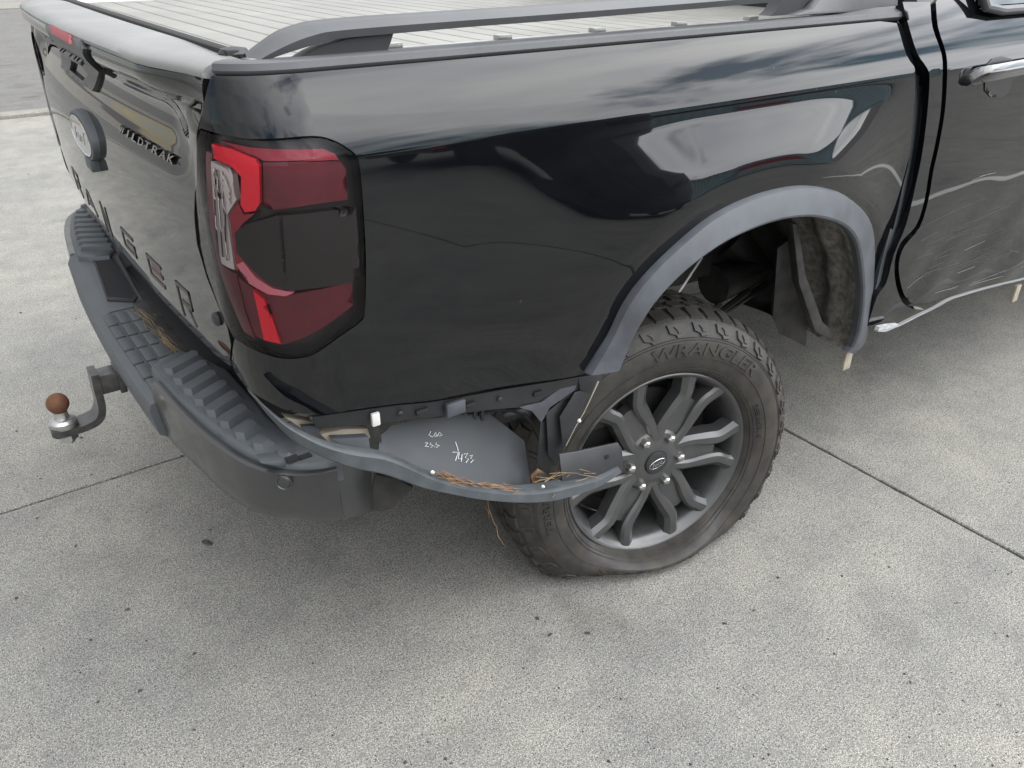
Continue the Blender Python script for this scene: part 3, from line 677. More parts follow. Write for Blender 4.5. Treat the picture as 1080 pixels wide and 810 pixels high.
# inner tub so nothing shows through
MB().box((-0.06, 0, 1.115), (0.72, 0.70, 0.11)).box((-0.06, 0, 0.86), (0.72, 0.46, 0.14)).build('load_tub', M['void'], truck)

TOPB = [(262, 61.5), (277, 50), (295, 38), (315, 30.5), (337, 26), (392, 21), (489, 14.6), (580, 8.5), (700, -0.5), (797, -8)]
LOWB = [(283, 63), (300, 57), (327, 48.6), (344, 44), (360, 40.5), (414.7, 35.6), (489, 29), (580, 22), (708, 11.5), (819, 2)]
def sports_rail(sg):
    a_ = spline([PY(x, y, -0.805) for x, y in TOPB], 5); b_ = spline([PY(x, y, -0.812) for x, y in LOWB], 5)
    fr = []
    for t, l in zip(a_, b_):
        fr.append([(l[0], sg * l[1], l[2]), (l[0] * .5 + t[0] * .5, sg * (l[1] - 0.004), l[2] * .45 + t[2] * .55), (t[0], sg * (t[1] + 0.006), t[2]), (t[0] + 0.004, sg * (t[1] + 0.024), t[2] + 0.004), (t[0] + 0.004, sg * (t[1] + 0.040), t[2] - 0.002), (l[0], sg * (l[1] + 0.044), l[2])])
    r_ = MB().sweep(fr).build('sports_rail', M['cap'], truck, 40)
    f_ = [PY(x, y, -0.803) for x, y in [(316, 62), (327, 55), (340, 49), (366, 41.5), (415, 35), (412, 45), (406.6, 58)]]
    MB().prism([(p[0], sg * p[1], p[2]) for p in f_], (0, sg * 0.030, 0)).build('rail_foot', M['dark'], r_, 30)
    g_ = [PY(x, y, -0.803) for x, y in [(812, 17), (818, 12), (825, 0), (862, -6), (850, 4), (842, 15)]]
    MB().prism([(p[0], sg * p[1], p[2]) for p in g_], (0, sg * 0.030, 0)).build('rail_foot', M['dark'], r_, 30)
    # sail panel against the cab
    s_ = [(0.30, 1.258), (0.36, 1.268), (0.43, 1.32), (0.52, 1.42), (0.66, 1.45), (0.66, 1.256), (0.5, 1.256)]
    MB().prism([(x, sg * (-0.828 + 0.25 * (z - 1.262)), z) for x, z in s_], (0, sg * 0.045, 0)).build('sail_panel', M['cap'], r_, 30, bevel=0.006)
sports_rail(1); sports_rail(-1)

# ---- fender flare ------------------------------------------------
def resample(pix, n):
    p = np.array(spline(pix, 8)); d = np.r_[0, np.cumsum(np.hypot(*np.diff(p, axis=0).T))]; t = np.linspace(0, d[-1], n)
    return np.c_[np.interp(t, d, p[:, 0]), np.interp(t, d, p[:, 1])]
NF = 70
fo = resample(FL_OUT, NF); fi = resample(FL_IN, NF); fr = []; uv_ = (-0.27, 0.65)
for (a, b), (c, d) in zip(fo, fi):
    uv_ = inv(S, a, b, uv_); o3 = S(*uv_) + np.array([0, -0.004, 0]); i3 = PY(c, d, o3[1] - 0.022)
    mid = o3 * 0.62 + i3 * 0.38
    fr.append([o3 + [0, 0.024, 0], o3, o3 + (i3 - o3) * 0.06 + [0, -0.011, 0], mid + [0, -0.0125, 0], o3 * .08 + i3 * .92 + [0, -0.0105, 0], i3 + [0, -0.007, 0], i3 + (i3 - o3) * 0.03, i3 + [0, 0.016, 0]])
flare = MB().sweep(fr).build('fender_flare', M['flare'], truck, 22)
f2 = mirror(flare, 'fender_flare', truck)
# wheel housing behind the flare: the forward side is caked with dried mud
hin = [fr_[5] for fr_ in fr]
cxz = np.array([0.22, 0.55])
vs_, fs_, fm = [], [], []
yy = np.linspace(-0.935, -0.47, 40)
for i, p in enumerate(hin):
    for y in np.linspace(p[1] + 0.018, -0.47, 40):
        d = np.array([p[0], p[2]]) - cxz; l = np.linalg.norm(d); k_ = 0.003 + 0.030 * sstep(y, p[1] + 0.03, p[1] + 0.10)
        if p[0] > 0.45:
            k_ += (0.010 * math.sin((y + 0.9) * 42) + 0.006 * math.sin(p[2] * 60)) * sstep(y, -0.90, -0.86) + 0.02 * sstep(y, -0.80, -0.74)
        e = d / l * (l + k_); vs_.append((cxz[0] + e[0], y, cxz[1] + e[1]))
ny = len(yy)
for i in range(NF - 1):
    for j in range(ny - 1):
        fs_.append((i * ny + j, (i + 1) * ny + j, (i + 1) * ny + j + 1, i * ny + j + 1)); fm.append(1 if (i > 40 and yy[j] < -0.70) else 0)
obj('wheel_housing', vs_, fs_, None, truck, smooth=40, mats=[M['frame'], M['mud']], fmat=fm)
# hanging dark splash panel and bracket inside the arch
MB().prism([PY(a, b, -0.74) for a, b in [(820, 262), (836, 250), (848, 290), (852, 340), (850, 366), (822, 352), (815, 335)]], (0.03, 0.03, 0)).build('splash_panel', M['frame'], truck, bevel=0.003)
MB().prism([PY(a, b, -0.86) for a, b in [(836, 236), (842, 236), (850, 290), (868, 340), (882, 352), (876, 358), (860, 350), (843, 300)]], (0.01, 0.03, 0)).build('liner_rib', M['frame'], truck, bevel=0.003)
for px_, py_, y_ in ((893, 379, -0.86), (1071, 309, -0.84)):
    p = PY(px_, py_, y_); MB().box(p, (0.016, 0.006, 0.030), bev=0.002).build('mount_tab', M['tan'], truck)

# ---- chassis ------------------------------------------------------
for sg in (1, -1):
    MB().box((1.62, sg * 0.45, 0.60), (2.38, 0.035, 0.065), bev=0.006).build('frame_rail', M['frame'], truck)
    for li in range(4):
        L_ = 0.62 - li * 0.12
        MB().tube([(0.15 + L_ * t, sg * 0.55, 0.40 + 0.10 * t * t + li * -0.014) for t in np.linspace(-1, 1, 15)], 0.010, 6).build('leaf_spring', M['frame'], truck)
hub_c = np.array([0.0224, -0.8502, 0.2802]); wyaw, wcam = R(-11.59), R(1.44)
wn_ = np.array([math.sin(wyaw) * math.cos(wcam), -math.cos(wyaw) * math.cos(wcam), math.sin(wcam)])
e1 = np.array([math.cos(wyaw), math.sin(wyaw), 0.0]); e2 = np.cross(wn_, -e1); e2 = e2 if e2[2] > 0 else -e2
MB().tube([hub_c - wn_ * 0.10, hub_c - wn_ * 0.4, (0.20, 0.0, 0.36), (0.2, 0.75, 0.385)], [0.05, 0.045, 0.045, 0.045], 14).build('rear_axle', M['frame'], truck)
MB().lathe([(0.05, -0.11), (0.14, -0.08), (0.15, 0.0), (0.14, 0.08), (0.05, 0.11)], (0.2, 0.0, 0.37), (1, 0, 0), 24).build('differential', M['frame'], truck)
MB().tube([PY(752, 300, -0.5), PY(790, 285, -0.5), (0.62, -0.45, 0.62)], [0.06, 0.075, 0.075], 20).build('spring_cup', M['frame'], truck)
MB().tube([(0.05, -0.46, 0.42), (0.42, -0.52, 0.86)], [0.028, 0.034], 14).build('shock_absorber', M['frame'], truck)
MB().tube([PY(716, 308, -0.70), PY(740, 272, -0.62)], 0.0032, 8).build('brake_line', M['white'], truck)
MB().tube([(-0.7, -0.36, 0.50), (0.3, -0.38, 0.52), (1.2, -0.3, 0.42), (3.0, -0.3, 0.4)], 0.03, 12).build('exhaust_pipe', M['frame'], truck)
MB().box((-0.55, 0, 0.52), (0.35, 0.40, 0.09), bev=0.05).build('spare_tyre_carrier', M['void'], truck)
MB().box((0.55, -0.10, 0.70), (1.2, 0.36, 0.02)).build('bed_floor', M['void'], truck)
MB().box((2.6, 0.0, 0.46), (1.7, 0.62, 0.06), bev=0.02).build('underbody', M['void'], truck)

# ================================================================== WHEELS
def build_tyre(name, flat, parent, mw=None):
    prof = [(.238, .016), (.245, .006), (.252, -.004), (.262, -.013), (.280, -.019), (.300, -.0225), (.318, -.0225), (.334, -.019), (.348, -.012), (.360, -.003), (.370, .006), (.378, .016), (.384, .030), (.3862, .06), (.387, .105)]
    prof = prof + [(r_, .21 - w_) for r_, w_ in prof[-2::-1]]
    n = 160; V = []; Fc = []
    for r_, w_ in prof:
        for j in range(n):
            a = 2 * math.pi * j / n; V.append((r_, w_, a))
    K = len(prof)
    for i in range(K - 1):
        for j in range(n): Fc.append((i * n + j, i * n + (j + 1) % n, (i + 1) * n + (j + 1) % n, (i + 1) * n + j))
    def blk(a0, a1, rw, h):
        """raised block: rw = outline [(r, w, fraction of angle)] on the carcass, h = how far it stands out"""
        b = len(V)
        for lv in (0, 1):
            for (r_, w_, t_), (nr_, nw_) in rw:
                sh_ = 0.12 if lv else 0.0
                tt = 0.5 + (t_ - 0.5) * (1 - sh_)
                V.append((r_ + nr_ * h * lv - nr_ * 0.004 * (1 - lv), w_ + nw_ * h * lv - nw_ * 0.004 * (1 - lv), a0 + (a1 - a0) * tt))
        q = len(rw)
        Fc.append(tuple(range(b + q, b + 2 * q)))
        for i in range(q): Fc.append((b + i, b + (i + 1) % q, b + q + (i + 1) % q, b + q + i))
    up = (1.0, 0.0)
    nb = 52
    for j in range(nb):
        p0 = 2 * math.pi * j / nb; wd = 2 * math.pi / nb
        for (w0, w1, ph, sk) in ((.012, .050, 0, .0), (.056, .086, .5, .16), (.090, .120, .1, -.16), (.124, .154, .6, .16), (.160, .198, .3, 0)):
            a0 = p0 + ph * wd; a1 = a0 + wd * 0.86
            def rr(w_): return np.interp(w_, [.012, .03, .06, .15, .18, .198], [.3755, .384, .3862, .3862, .384, .3755])
            blk(a0, a1, [((rr(w0), w0, 0.0), up), ((rr(w0), w0, 0.9), up), ((rr((w0 + w1) / 2), (w0 + w1) / 2, 1.0 + sk), up), ((rr(w1), w1, 0.9), up), ((rr(w1), w1, 0.0), up), ((rr((w0 + w1) / 2), (w0 + w1) / 2, 0.1 + sk), up)], 0.006)
    # stepped lugs round the shoulder
    nl = 34; so_ = (0.55, -0.83)
    for j in range(nl):
        a0 = 2 * math.pi * j / nl; a1 = a0 + 2 * math.pi / nl * 0.74
        def pt(r_, t_): return ((r_, np.interp(r_, [.334, .348, .360, .370, .378], [-.019, -.012, -.003, .006, .016]), t_), so_)
        blk(a0, a1, [pt(.346, 0.10), pt(.343, 0.55), pt(.349, 0.62), pt(.354, 0.95), pt(.369, 1.0), pt(.369, 0.0), pt(.356, 0.0)], 0.0045)
        blk(a0 + 0.03, a1 - 0.045, [pt(.352, 0.0), pt(.351, 0.6), pt(.358, 0.7), pt(.364, 1.0), pt(.365, 0.0)], 0.0068)
    for r0 in (.2575, .2645, .2950, .3365, .3415):     # moulded rings
        b = len(V); w0 = np.interp(r0, [.252, .262, .280, .300, .318, .334, .348], [-.004, -.013, -.019, -.0225, -.0225, -.019, -.012])
        for dr, dw in ((-.0012, .002), (-.0006, -.0014), (.0006, -.0014), (.0012, .002)):
            for j in range(n): V.append((r0 + dr, w0 + dw, 2 * math.pi * j / n))
        for i in range(3):
            for j in range(n): Fc.append((b + i * n + j, b + i * n + (j + 1) % n, b + (i + 1) * n + (j + 1) % n, b + (i + 1) * n + j))
    for txt, ac, span, r0, r1 in (('WRANGLER', R(72), R(58), .302, .331), ('GOODYEAR', R(262), R(60), .302, .331), ('TERRITORY AT', R(175), R(44), .306, .322), ('255/65R18', R(15), R(22), .272, .284)):
        v, f, asp = text2d(txt, 0.12, 0.012); b = len(V)
        for lv in (0, 1):
            for a, h_ in v:
                r_ = r0 + (r1 - r0) * h_ / asp; w_ = np.interp(r_, [.252, .262, .280, .300, .318, .334, .348], [-.004, -.013, -.019, -.0225, -.0225, -.019, -.012])
                V.append((r_, w_ - (0.0030 if lv == 0 else -0.001), ac + span / 2 - span * a))
        q = len(v); Fc.extend(tuple(i + b for i in t) for t in f)
        cnt = {(t[i], t[(i + 1) % len(t)]) for t in f for i in range(len(t))}
        Fc.extend((x + b, y + b, y + b + q, x + b + q) for x, y in cnt if (y, x) not in cnt)
    out = []
    for r_, w_, a in V:
        if flat:
            sn = math.sin(a) * e2[2]
            if sn < -0.05:
                rg = (hub_c[2] - w_ * wn_[2] + 0.0) / -sn - 0.004      # radius at which the ground is met
                full = .3925; D = full - rg
                if D > -0.03:
                    D = D if D > 0.03 else (D + 0.03) ** 2 / 0.12
                    k_ = max(0.12, (full - .243 - D) / (full - .243)); s_ = min(1, max(0, (r_ - .243) / (full - .243)))
                    r2 = .243 + (r_ - .243) * k_ if r_ > .243 else r_
                    bul = 0.062 * (1 - k_) * math.sin(math.pi * min(1, s_ * 1.0) ** 0.75)
                    w_ = w_ - bul if w_ < .105 else w_ + bul
                    r_ = r2
        out.append((r_ * math.cos(a), w_, r_ * math.sin(a)))
    return obj(name, out, Fc, M['tyre'], parent, smooth=32)

def wheel_frame(name, loc, ax, ay, az):
    o = bpy.data.objects.new(name, None); COL.objects.link(o); o.empty_display_size = 0.2
    mw = Matrix((tuple(ax), tuple(ay), tuple(az))).transposed().to_4x4(); mw.translation = Vector(loc)
    o.parent = truck; o.matrix_parent_inverse = WORLD[truck.name].inverted(); o.matrix_basis = mw
    WORLD[o.name] = Matrix.Identity(4); return o
wheel = wheel_frame('rear_wheel', hub_c, e1, -wn_, e2)
tag(wheel, 'rear wheel pushed backwards on its flat tyre')
build_tyre('tyre', True, wheel)
# rim in wheel coordinates: x forward, z up, y inboard
rimm = MB()
rimm.lathe([(.205, .200), (.212, .12), (.216, .06), (.219, .036), (.224, .022), (.230, .012), (.2355, .006), (.240, .001), (.2435, -.0005), (.2465, .001), (.2475, .005), (.246, .010), (.238, .020), (.232, .05), (.226, .12), (.225, .20)], (0, 0, 0), (0, 1, 0), 96, cap=False)
# hub disc
rimm.lathe([(.0001, .030), (.031, .030), (.032, .017), (.046, .0165), (.054, .0200), (.078, .0230), (.088, .032), (.092, .075), (.0001, .075)], (0, 0, 0), (0, 1, 0), 60, cap=False)
SPC = R(-1.5)
def pol(ca, rad, lat, w_):
    return (rad * math.cos(ca) - lat * math.sin(ca), w_, rad * math.sin(ca) + lat * math.cos(ca))
for k_ in range(6):
    ca = SPC + k_ * math.pi / 3
    for sg in (1, -1):
        path = spline([(.046, .028, .021), (.095, .0345, .0180), (.140, .0325, .0135), (.172, .031, .0100), (.190, .0345, .0085), (.212, .0460, .0070), (.242, .0600, .0040)], 4)
        fr = []
        for i, (rd, lt, w_) in enumerate(path):
            nx = path[min(i + 1, len(path) - 1)] - path[max(i - 1, 0)]; t2 = np.array([nx[0], nx[1]]); t2 /= np.linalg.norm(t2); nl_ = np.array([-t2[1], t2[0]])
            hw = 0.0145 + 0.0035 * sstep(rd, .10, .16) + .004 * sstep(rd, .205, .236); fr.append([pol(ca, rd + nl_[0] * o_, sg * (lt + nl_[1] * o_), w_ + d_) for o_, d_ in ((-hw, .040), (-hw, .0065), (-hw * .62, .0008), (-hw * 0.2, 0), (hw * .35, .0006), (hw, .0100), (hw * 1.25, .040))])
        rimm.sweep(fr)
    # sunk web between the two ribs of a spoke
    rimm.add([pol(ca, a, b, c) for a, b, c in ((.05, -.027, .031), (.11, -.030, .0275), (.172, -.028, .0260), (.178, 0, .0260), (.172, .028, .0260), (.11, .030, .0275), (.05, .027, .031))] +
             [pol(ca, a, b, .050) for a, b in ((.05, -.027), (.11, -.030), (.176, -.028), (.182, 0), (.176, .028), (.11, .030), (.05, .027))],
             [tuple(range(7)), tuple(range(13, 6, -1))] + [(i, i + 7, (i + 1) % 7 + 7, (i + 1) % 7) for i in range(7)])
rimm.build('rim', M['rim'], wheel, 28)
MB().lathe([(.02, .095), (.16, .095), (.165, .10), (.165, .118), (.208, .12), (.208, .13), (.02, .13)], (0, 0, 0), (0, 1, 0), 48).box((.10, .085, .12), (.03, .02, .05), bev=.006).box((-.12, .085, .13), (.045, .02, .03), bev=.006).build('drum_and_shade_disc', M['rim_dark'], wheel)  # drum widened into a dark disc that deepens shade in the rim openings
for k_ in range(6):
    a = SPC + k_ * math.pi / 3; c = (.0695 * math.cos(a), 0.030, .0695 * math.sin(a))
    mb = MB(); mb.lathe([(.0155, .004), (.0155, -.001), (.0125, -.0015)], c, (0, 1, 0), 20, cap=False)
    mb.lathe([(.0122, .004), (.0122, -.014), (.0105, -.020), (.006, -.0235), (.0008, -.0245)], c, (0, 1, 0), 6, cap=False)
    mb.build('lug_nut', M['nut'], wheel, 25)
cap_ = MB().lathe([(.031, .030), (.031, .016), (.029, .0125), (.018, .0105), (.0003, .010)], (0, 0, 0), (0, 1, 0), 40, cap=False).build('centre_cap', M['dark'], wheel)
an = R(20)
def capfn(a, b, h):
    s_, t_ = (a - 0.5) * 0.030, (b - 0.5) * 0.011
    return (s_ * math.cos(an) - t_ * math.sin(an), 0.0103 - h, s_ * math.sin(an) + t_ * math.cos(an))
text_on('cap_script', 'Ford', capfn, M['chrome'], wheel, 0.0010, shear=0.35)
rg = MB(); ov = [(0.0225 * math.cos(t), 0.0105 * math.sin(t)) for t in np.linspace(0, 2 * math.pi, 36, endpoint=False)]
ring = [(s_ * math.cos(an) - t_ * math.sin(an), 0.0100, s_ * math.sin(an) + t_ * math.cos(an)) for s_, t_ in ov]
rg.tube(ring + [ring[0]], 0.0008, 6).build('cap_ring', M['chrome'], wheel)
# other three wheels: same rim and nuts on round tyres
def copy_wheel(name, loc, rot, tyre_me):
    o = wheel_frame(name, loc, (math.cos(rot), math.sin(rot), 0), (-math.sin(rot), math.cos(rot), 0), (0, 0, 1))
    for ch in wheel.children:
        if ch.name.startswith('tyre'): continue
        c = ch.copy(); COL.objects.link(c); c.parent = o; c.matrix_parent_inverse = Matrix.Identity(4)
    t = bpy.data.objects.new('tyre', tyre_me); COL.objects.link(t); t.parent = o
    return o
wl = wheel_frame('rear_wheel', (0.20, 0.87, 0.391), (-1, 0, 0), (0, -1, 0), (0, 0, 1))
rt = build_tyre('tyre', False, wl)
for ch in list(wheel.children):
    if ch.name.startswith('tyre'): continue
    c = ch.copy(); COL.objects.link(c); c.parent = wl; c.matrix_parent_inverse = Matrix.Identity(4)
copy_wheel('front_wheel', (3.47, -0.87, 0.391), 0.0, rt.data)
copy_wheel('front_wheel', (3.47, 0.87, 0.391), math.pi, rt.data)

# ================================================================== REAR BUMPER
bumper = empty('rear_bumper', (-0.9, 0, 0.5), truck)
TOPP = [(-0.976, -0.44), (-0.968, -0.54), (-0.957, -0.64), (-0.944, -0.72), (-0.926, -0.795), (-0.902, -0.848), (-0.872, -0.882), (-0.835, -0.905), (-0.805, -0.912)]
BOTP = [(-0.972, -0.40), (-0.968, -0.52), (-0.954, -0.63), (-0.942, -0.71), (-0.922, -0.78), (-0.894, -0.824), (-0.862, -0.855), (-0.830, -0.880), (-0.802, -0.897)]
def corner_face(sg):
    a_ = spline(TOPP, 5); b_ = spline(BOTP, 5); fr = []
    for i, (t, l) in enumerate(zip(a_, b_)):
        nx = a_[min(i + 1, len(a_) - 1)] - a_[max(i - 1, 0)]; n2 = np.array([nx[1], -nx[0]]); n2 /= np.linalg.norm(n2)
        zl = 0.520 - 0.02 * sstep(t[1], -0.60, -0.42)
        def pp(q, z, o): v = q + n2 * o; return (v[0], sg * v[1], z)
        fr.append([pp(t, .640, -.02), pp(t, .643, -.003), pp(t, .640, .003), pp(t * .6 + l * .4, .60, .006), pp(t * .3 + l * .7, .555, .004), pp(l, zl + .008, .001), pp(l, zl, -.006), pp(l, zl + .004, -.03)])
    return MB().sweep(fr).build('corner_cover', M['gloss_dark'], bumper, 45)
corner_face(1); corner_face(-1)
# ribbed step pads
def step_pad(sg):
    out_ = spline(TOPP, 4); top = [(x + 0.012, y + 0.004) for x, y in out_]
    inner = [(-0.812, -0.885), (-0.830, -0.80), (-0.838, -0.70), (-0.842, -0.60), (-0.846, -0.48), (-0.868, -0.405), (-0.895, -0.345), (-0.94, -0.355), (-0.966, -0.385)]
    poly = top + inner
    fl = patch2 = MB()
    n = len(poly); c = np.mean(np.array(poly), 0)
    def sc(p, k): p = np.array(p); d = c - p; return p + d / np.linalg.norm(d) * k
    lv = [(0.0, .612), (0.0, .640), (.004, .649), (.012, .652)]
    vs = [(sc(p, k)[0], sg * sc(p, k)[1], z) for k, z in lv for p in poly]
    fs = [(i * n + j, i * n + (j + 1) % n, (i + 1) * n + (j + 1) % n, (i + 1) * n + j) for i in range(3) for j in range(n)] + [tuple(range(3 * n, 4 * n))]
    pd = fl.add(vs, fs).build('step_pad', M['plastic'], bumper, 45)
    # raised ribs across the pad
    for i in range(9):
        y = -0.435 - 0.0515 * i
        xo = np.interp(-y, [-p[1] for p in out_], [p[0] for p in out_]) + 0.026; xi = -0.866 + 0.012 * sstep(-y, .5, .7)
        ln = min(xi - xo, (0.082, 0.088, 0.088, 0.082, 0.074, 0.062, 0.046, 0.030, 0.018)[i]); wd = 0.0225
        A_ = np.array([xo, y]); dv = np.array([1.0, 0.55]); dv /= np.linalg.norm(dv); nv = np.array([dv[1], -dv[0]])
        b_ = [A_ + nv * wd, A_ - dv * .004 + nv * wd * .3, A_ - nv * wd * 0.6 + dv * .004, A_ + dv * (ln * 1.1) - nv * wd * .6, A_ + dv * (ln * 1.12), A_ + dv * ln + nv * wd]
        cc_ = np.mean(np.array(b_), 0); t_ = [np.array(p) + dv * (.0065 if (p - cc_) @ dv < 0 else -.0065) + nv * (.0015 if (p - cc_) @ nv < 0 else -.0085) for p in b_]
        MB().add([(p[0], sg * p[1], .6505) for p in b_] + [(p[0], sg * p[1], .6625) for p in t_], [tuple(range(6, 12))] + [(j, (j + 1) % 6, 6 + (j + 1) % 6, 6 + j) for j in range(6)]).build('tread_rib', M['plastic'], bumper, 25)
step_pad(1); step_pad(-1)
# low centre step with its grid of tread tiles, sloping shoulder with the trailer socket pocket
cs = MB()
sec = [(-0.862, .60), (-0.962, .598), (-0.985, .590), (-0.990, .575), (-0.982, .520), (-0.955, .500), (-0.862, .52)]
cs.sweep([[(x - 0.014 * (1 - (y / .5) ** 2), y, z) for x, z in sec] for y in np.linspace(-0.43, 0.07, 11)])
cs.build('centre_step', M['plastic'], bumper, 45, bevel=0.0)
for i in range(4):
    for j in range(6):
        xa = -0.967 + i * 0.0265; ya = 0.052 - j * 0.078; sx = 0.011; bow = -0.014 * (1 - (ya / .5) ** 2)
        MB().box((xa + sx + bow, ya - 0.036, .6005), (sx, 0.0345, 0.0035), bev=0.0015).build('tread_tile', M['plastic'], bumper)
sl_ = MB(); fr = []
for y, zt in zip(np.linspace(0.07, 0.44, 10), np.linspace(.602, .6475, 10)):
    bw = -0.014 * (1 - (y / .5) ** 2)
    fr.append([(-0.865 + bw, y, zt), (-0.945 + bw, y, zt - .001), (-0.975 + bw, y, zt - .010), (-0.986 + bw, y, zt - .030), (-0.982 + bw, y, .520), (-0.955, y, .505), (-0.865, y, .52)])
sl_.sweep(fr).build('step_shoulder', M['plastic'], bumper, 45)
pk = [PZ(a, b, .628) for a, b in [(97, 273), (118, 272), (143, 306), (139, 310), (111, 310)]]
def zs(y): return float(np.interp(y, np.linspace(0.07, 0.44, 10), np.linspace(.602, .6475, 10)))
cpk = np.mean(np.array(pk), 0)
mb = MB(); o_ = [np.array([p[0], p[1], zs(p[1]) + .004]) for p in pk]; i_ = [cpk + (p - cpk) * 0.86 for p in o_]
i_ = [np.array([p[0], p[1], zs(p[1]) + .004]) for p in i_]; n = len(o_)
mb.add(o_ + i_ + [p - [0, 0, .03] for p in o_] + [p - [0, 0, .010] for p in i_], [(j, (j + 1) % n, n + (j + 1) % n, n + j) for j in range(n)] + [(j, (j + 1) % n, 2 * n + (j + 1) % n, 2 * n + j) for j in range(n)] + [(n + j, n + (j + 1) % n, 3 * n + (j + 1) % n, 3 * n + j) for j in range(n)])
mb.build('socket_frame', M['dark'], bumper, 30)
MB().add([p + [0, 0, -.0015] for p in i_], [tuple(range(n))]).build('socket_pocket', M['void'], bumper)
# bumper inner beam
MB().box((-0.865, 0.0, 0.56), (0.045, 0.70, 0.045), bev=0.01).build('bumper_beam', M['frame'], bumper)
# corner end: sensor, clip rail, torn inner piece
p = PY(299, 509, -0.885)
_s = spline(TOPP, 5)
MB().lathe([(.0135, -.004), (.0135, .0015), (.012, .0025), (.0105, .0010), (.0095, .0018), (.0003, .0022)], PY(299.5, 509, -0.880), (-0.62, -0.78, 0.06), 28, cap=False).build('parking_sensor', M['gloss_dark'], bumper)
MB().prism([PY(a, b, -0.865) for a, b in [(275, 489), (300, 486), (338, 481), (339, 489), (300, 493)]], (0.0, 0.03, 0.002)).build('clip_rail', M['plastic'], bumper, bevel=0.002)
for a, b in ((308, 484), (322, 482)): MB().box(PY(a, b, -0.866), (0.010, 0.006, 0.003)).build('clip_slot', M['rubber'], bumper)
MB().add([PY(a, b, y) for a, b, y in [(352, 489, -.885), (392, 491, -.83), (394, 540, -.80), (364, 549, -.87)]] + [PY(a, b, y) + np.array([0.0, .02, 0]) for a, b, y in [(352, 489, -.885), (392, 491, -.83), (394, 540, -.80), (364, 549, -.87)]],
         [(0, 1, 2, 3), (7, 6, 5, 4), (0, 4, 5, 1), (1, 5, 6, 2), (2, 6, 7, 3), (3, 7, 4, 0)]).build('torn_end_piece', M['gloss_dark'], bumper, bevel=0.004)
MB().prism([PY(a, b, -0.80) for a, b in [(396, 500), (420, 505), (436, 515), (412, 538), (398, 540), (389, 536)]], (0.02, 0.04, 0)).build('mount_bracket', M['frame'], bumper, bevel=0.003)
# broken tan foam and light coloured raw edges in the torn gap
def shard(name, pix, y, mt, th=0.012): return MB().prism([PY(a, b, y) for a, b in pix], (0.0, th, 0)).build(name, mt, bumper, bevel=0.0015)
shard('torn_foam', [(338, 458), (362, 453), (388, 452), (391, 462), (370, 468), (348, 468)], -0.83, M['tan'], 0.03)
shard('torn_bracket', [(350, 463), (389, 461), (391, 474), (362, 472)], -0.845, M['plastic'], 0.02)
shard('torn_foam', [(300, 440), (330, 445), (335, 453), (318, 452)], -0.82, M['tan'], 0.02)
shard('torn_bracket', [(318, 450), (334, 449), (338, 456), (324, 460)], -0.835, M['flare'], 0.01)

# ---- lower pinch flange of the tub with slots ----------------------
fl_t = [(330, 440), (375, 433.5), (420, 427.5), (456, 424), (500, 416.5), (542, 409), (580, 403), (614, 397), (640, 394)]
fl_b = [(334, 452), (375, 449), (420, 444), (456, 440), (500, 434), (542, 430), (570, 428), (600, 420), (628, 408)]
fr = []
for (a, b), (c, d) in zip(spline(fl_t, 4), spline(fl_b, 4)):
    t = PY(a, b, -0.872); l = PY(c, d, -0.862); fr.append([t, l, l + [0, .006, 0], t + [0, .006, 0]])
flange = MB().sweep(fr).build('lower_flange', M['dark'], truck, 40)
for a, b, w_, h_ in ((445, 434, .017, .007), (567, 415, .014, .007), (496, 427, .015, .006)):
    MB().box(PY(a, b, -0.8705), (w_ * .7, .003, h_ * .7), bev=.001).build('flange_slot', M['rubber'], flange)
MB().box(PY(396, 442, -0.876), (0.0075, 0.004, 0.0125), bev=.002).build('plastic_clip', M['white'], flange)
MB().box(PY(480, 430, -0.874), (0.020, 0.006, 0.014), bev=.003).build('clip_holder', M['flare'], flange)
# torn liner pieces between flange and wheel
MB().prism([PY(a, b, -0.868) for a, b in [(548, 430), (570, 425), (602, 402), (612, 398), (606, 412), (580, 430), (571, 446), (561, 434)]], (0.004, 0.004, 0)).build('torn_flap', M['flare'], flange, bevel=0.001)
MB().prism([PY(a, b, -0.872) for a, b in [(610, 399), (634, 393), (636, 402), (626, 416), (612, 412)]], (0.0, 0.012, 0)).build('flare_end_bracket', M['dark'], flange, bevel=0.002)
MB().tube([PY(a, b, -0.885) for a, b in [(631, 402), (624, 418), (616, 435), (606, 452), (597, 470)]], [.0020, .0012, .0009, .0007, .0005], 6).build('torn_edge', M['tan'], flange)
MB().lathe([(.001, 0), (.0045, .002), (.003, .006), (.001, .007)], PY(610, 443, -0.885), (0, -1, 0), 10).build('plastic_clip', M['white'], flange)
for i, (pix, y) in enumerate([([(576, 436), (600, 416), (612, 412), (608, 438), (596, 470), (588, 492), (578, 480)], -0.855), ([(590, 440), (606, 414), (622, 410), (606, 450), (594, 474)], -0.870), ([(570, 446), (582, 440), (588, 488), (576, 496), (566, 492)], -0.845)]):
    MB().prism([PY(a, b, y) for a, b in pix], (0.006, 0.006, 0)).build('torn_liner', M['dark'], flange, bevel=0.0015)

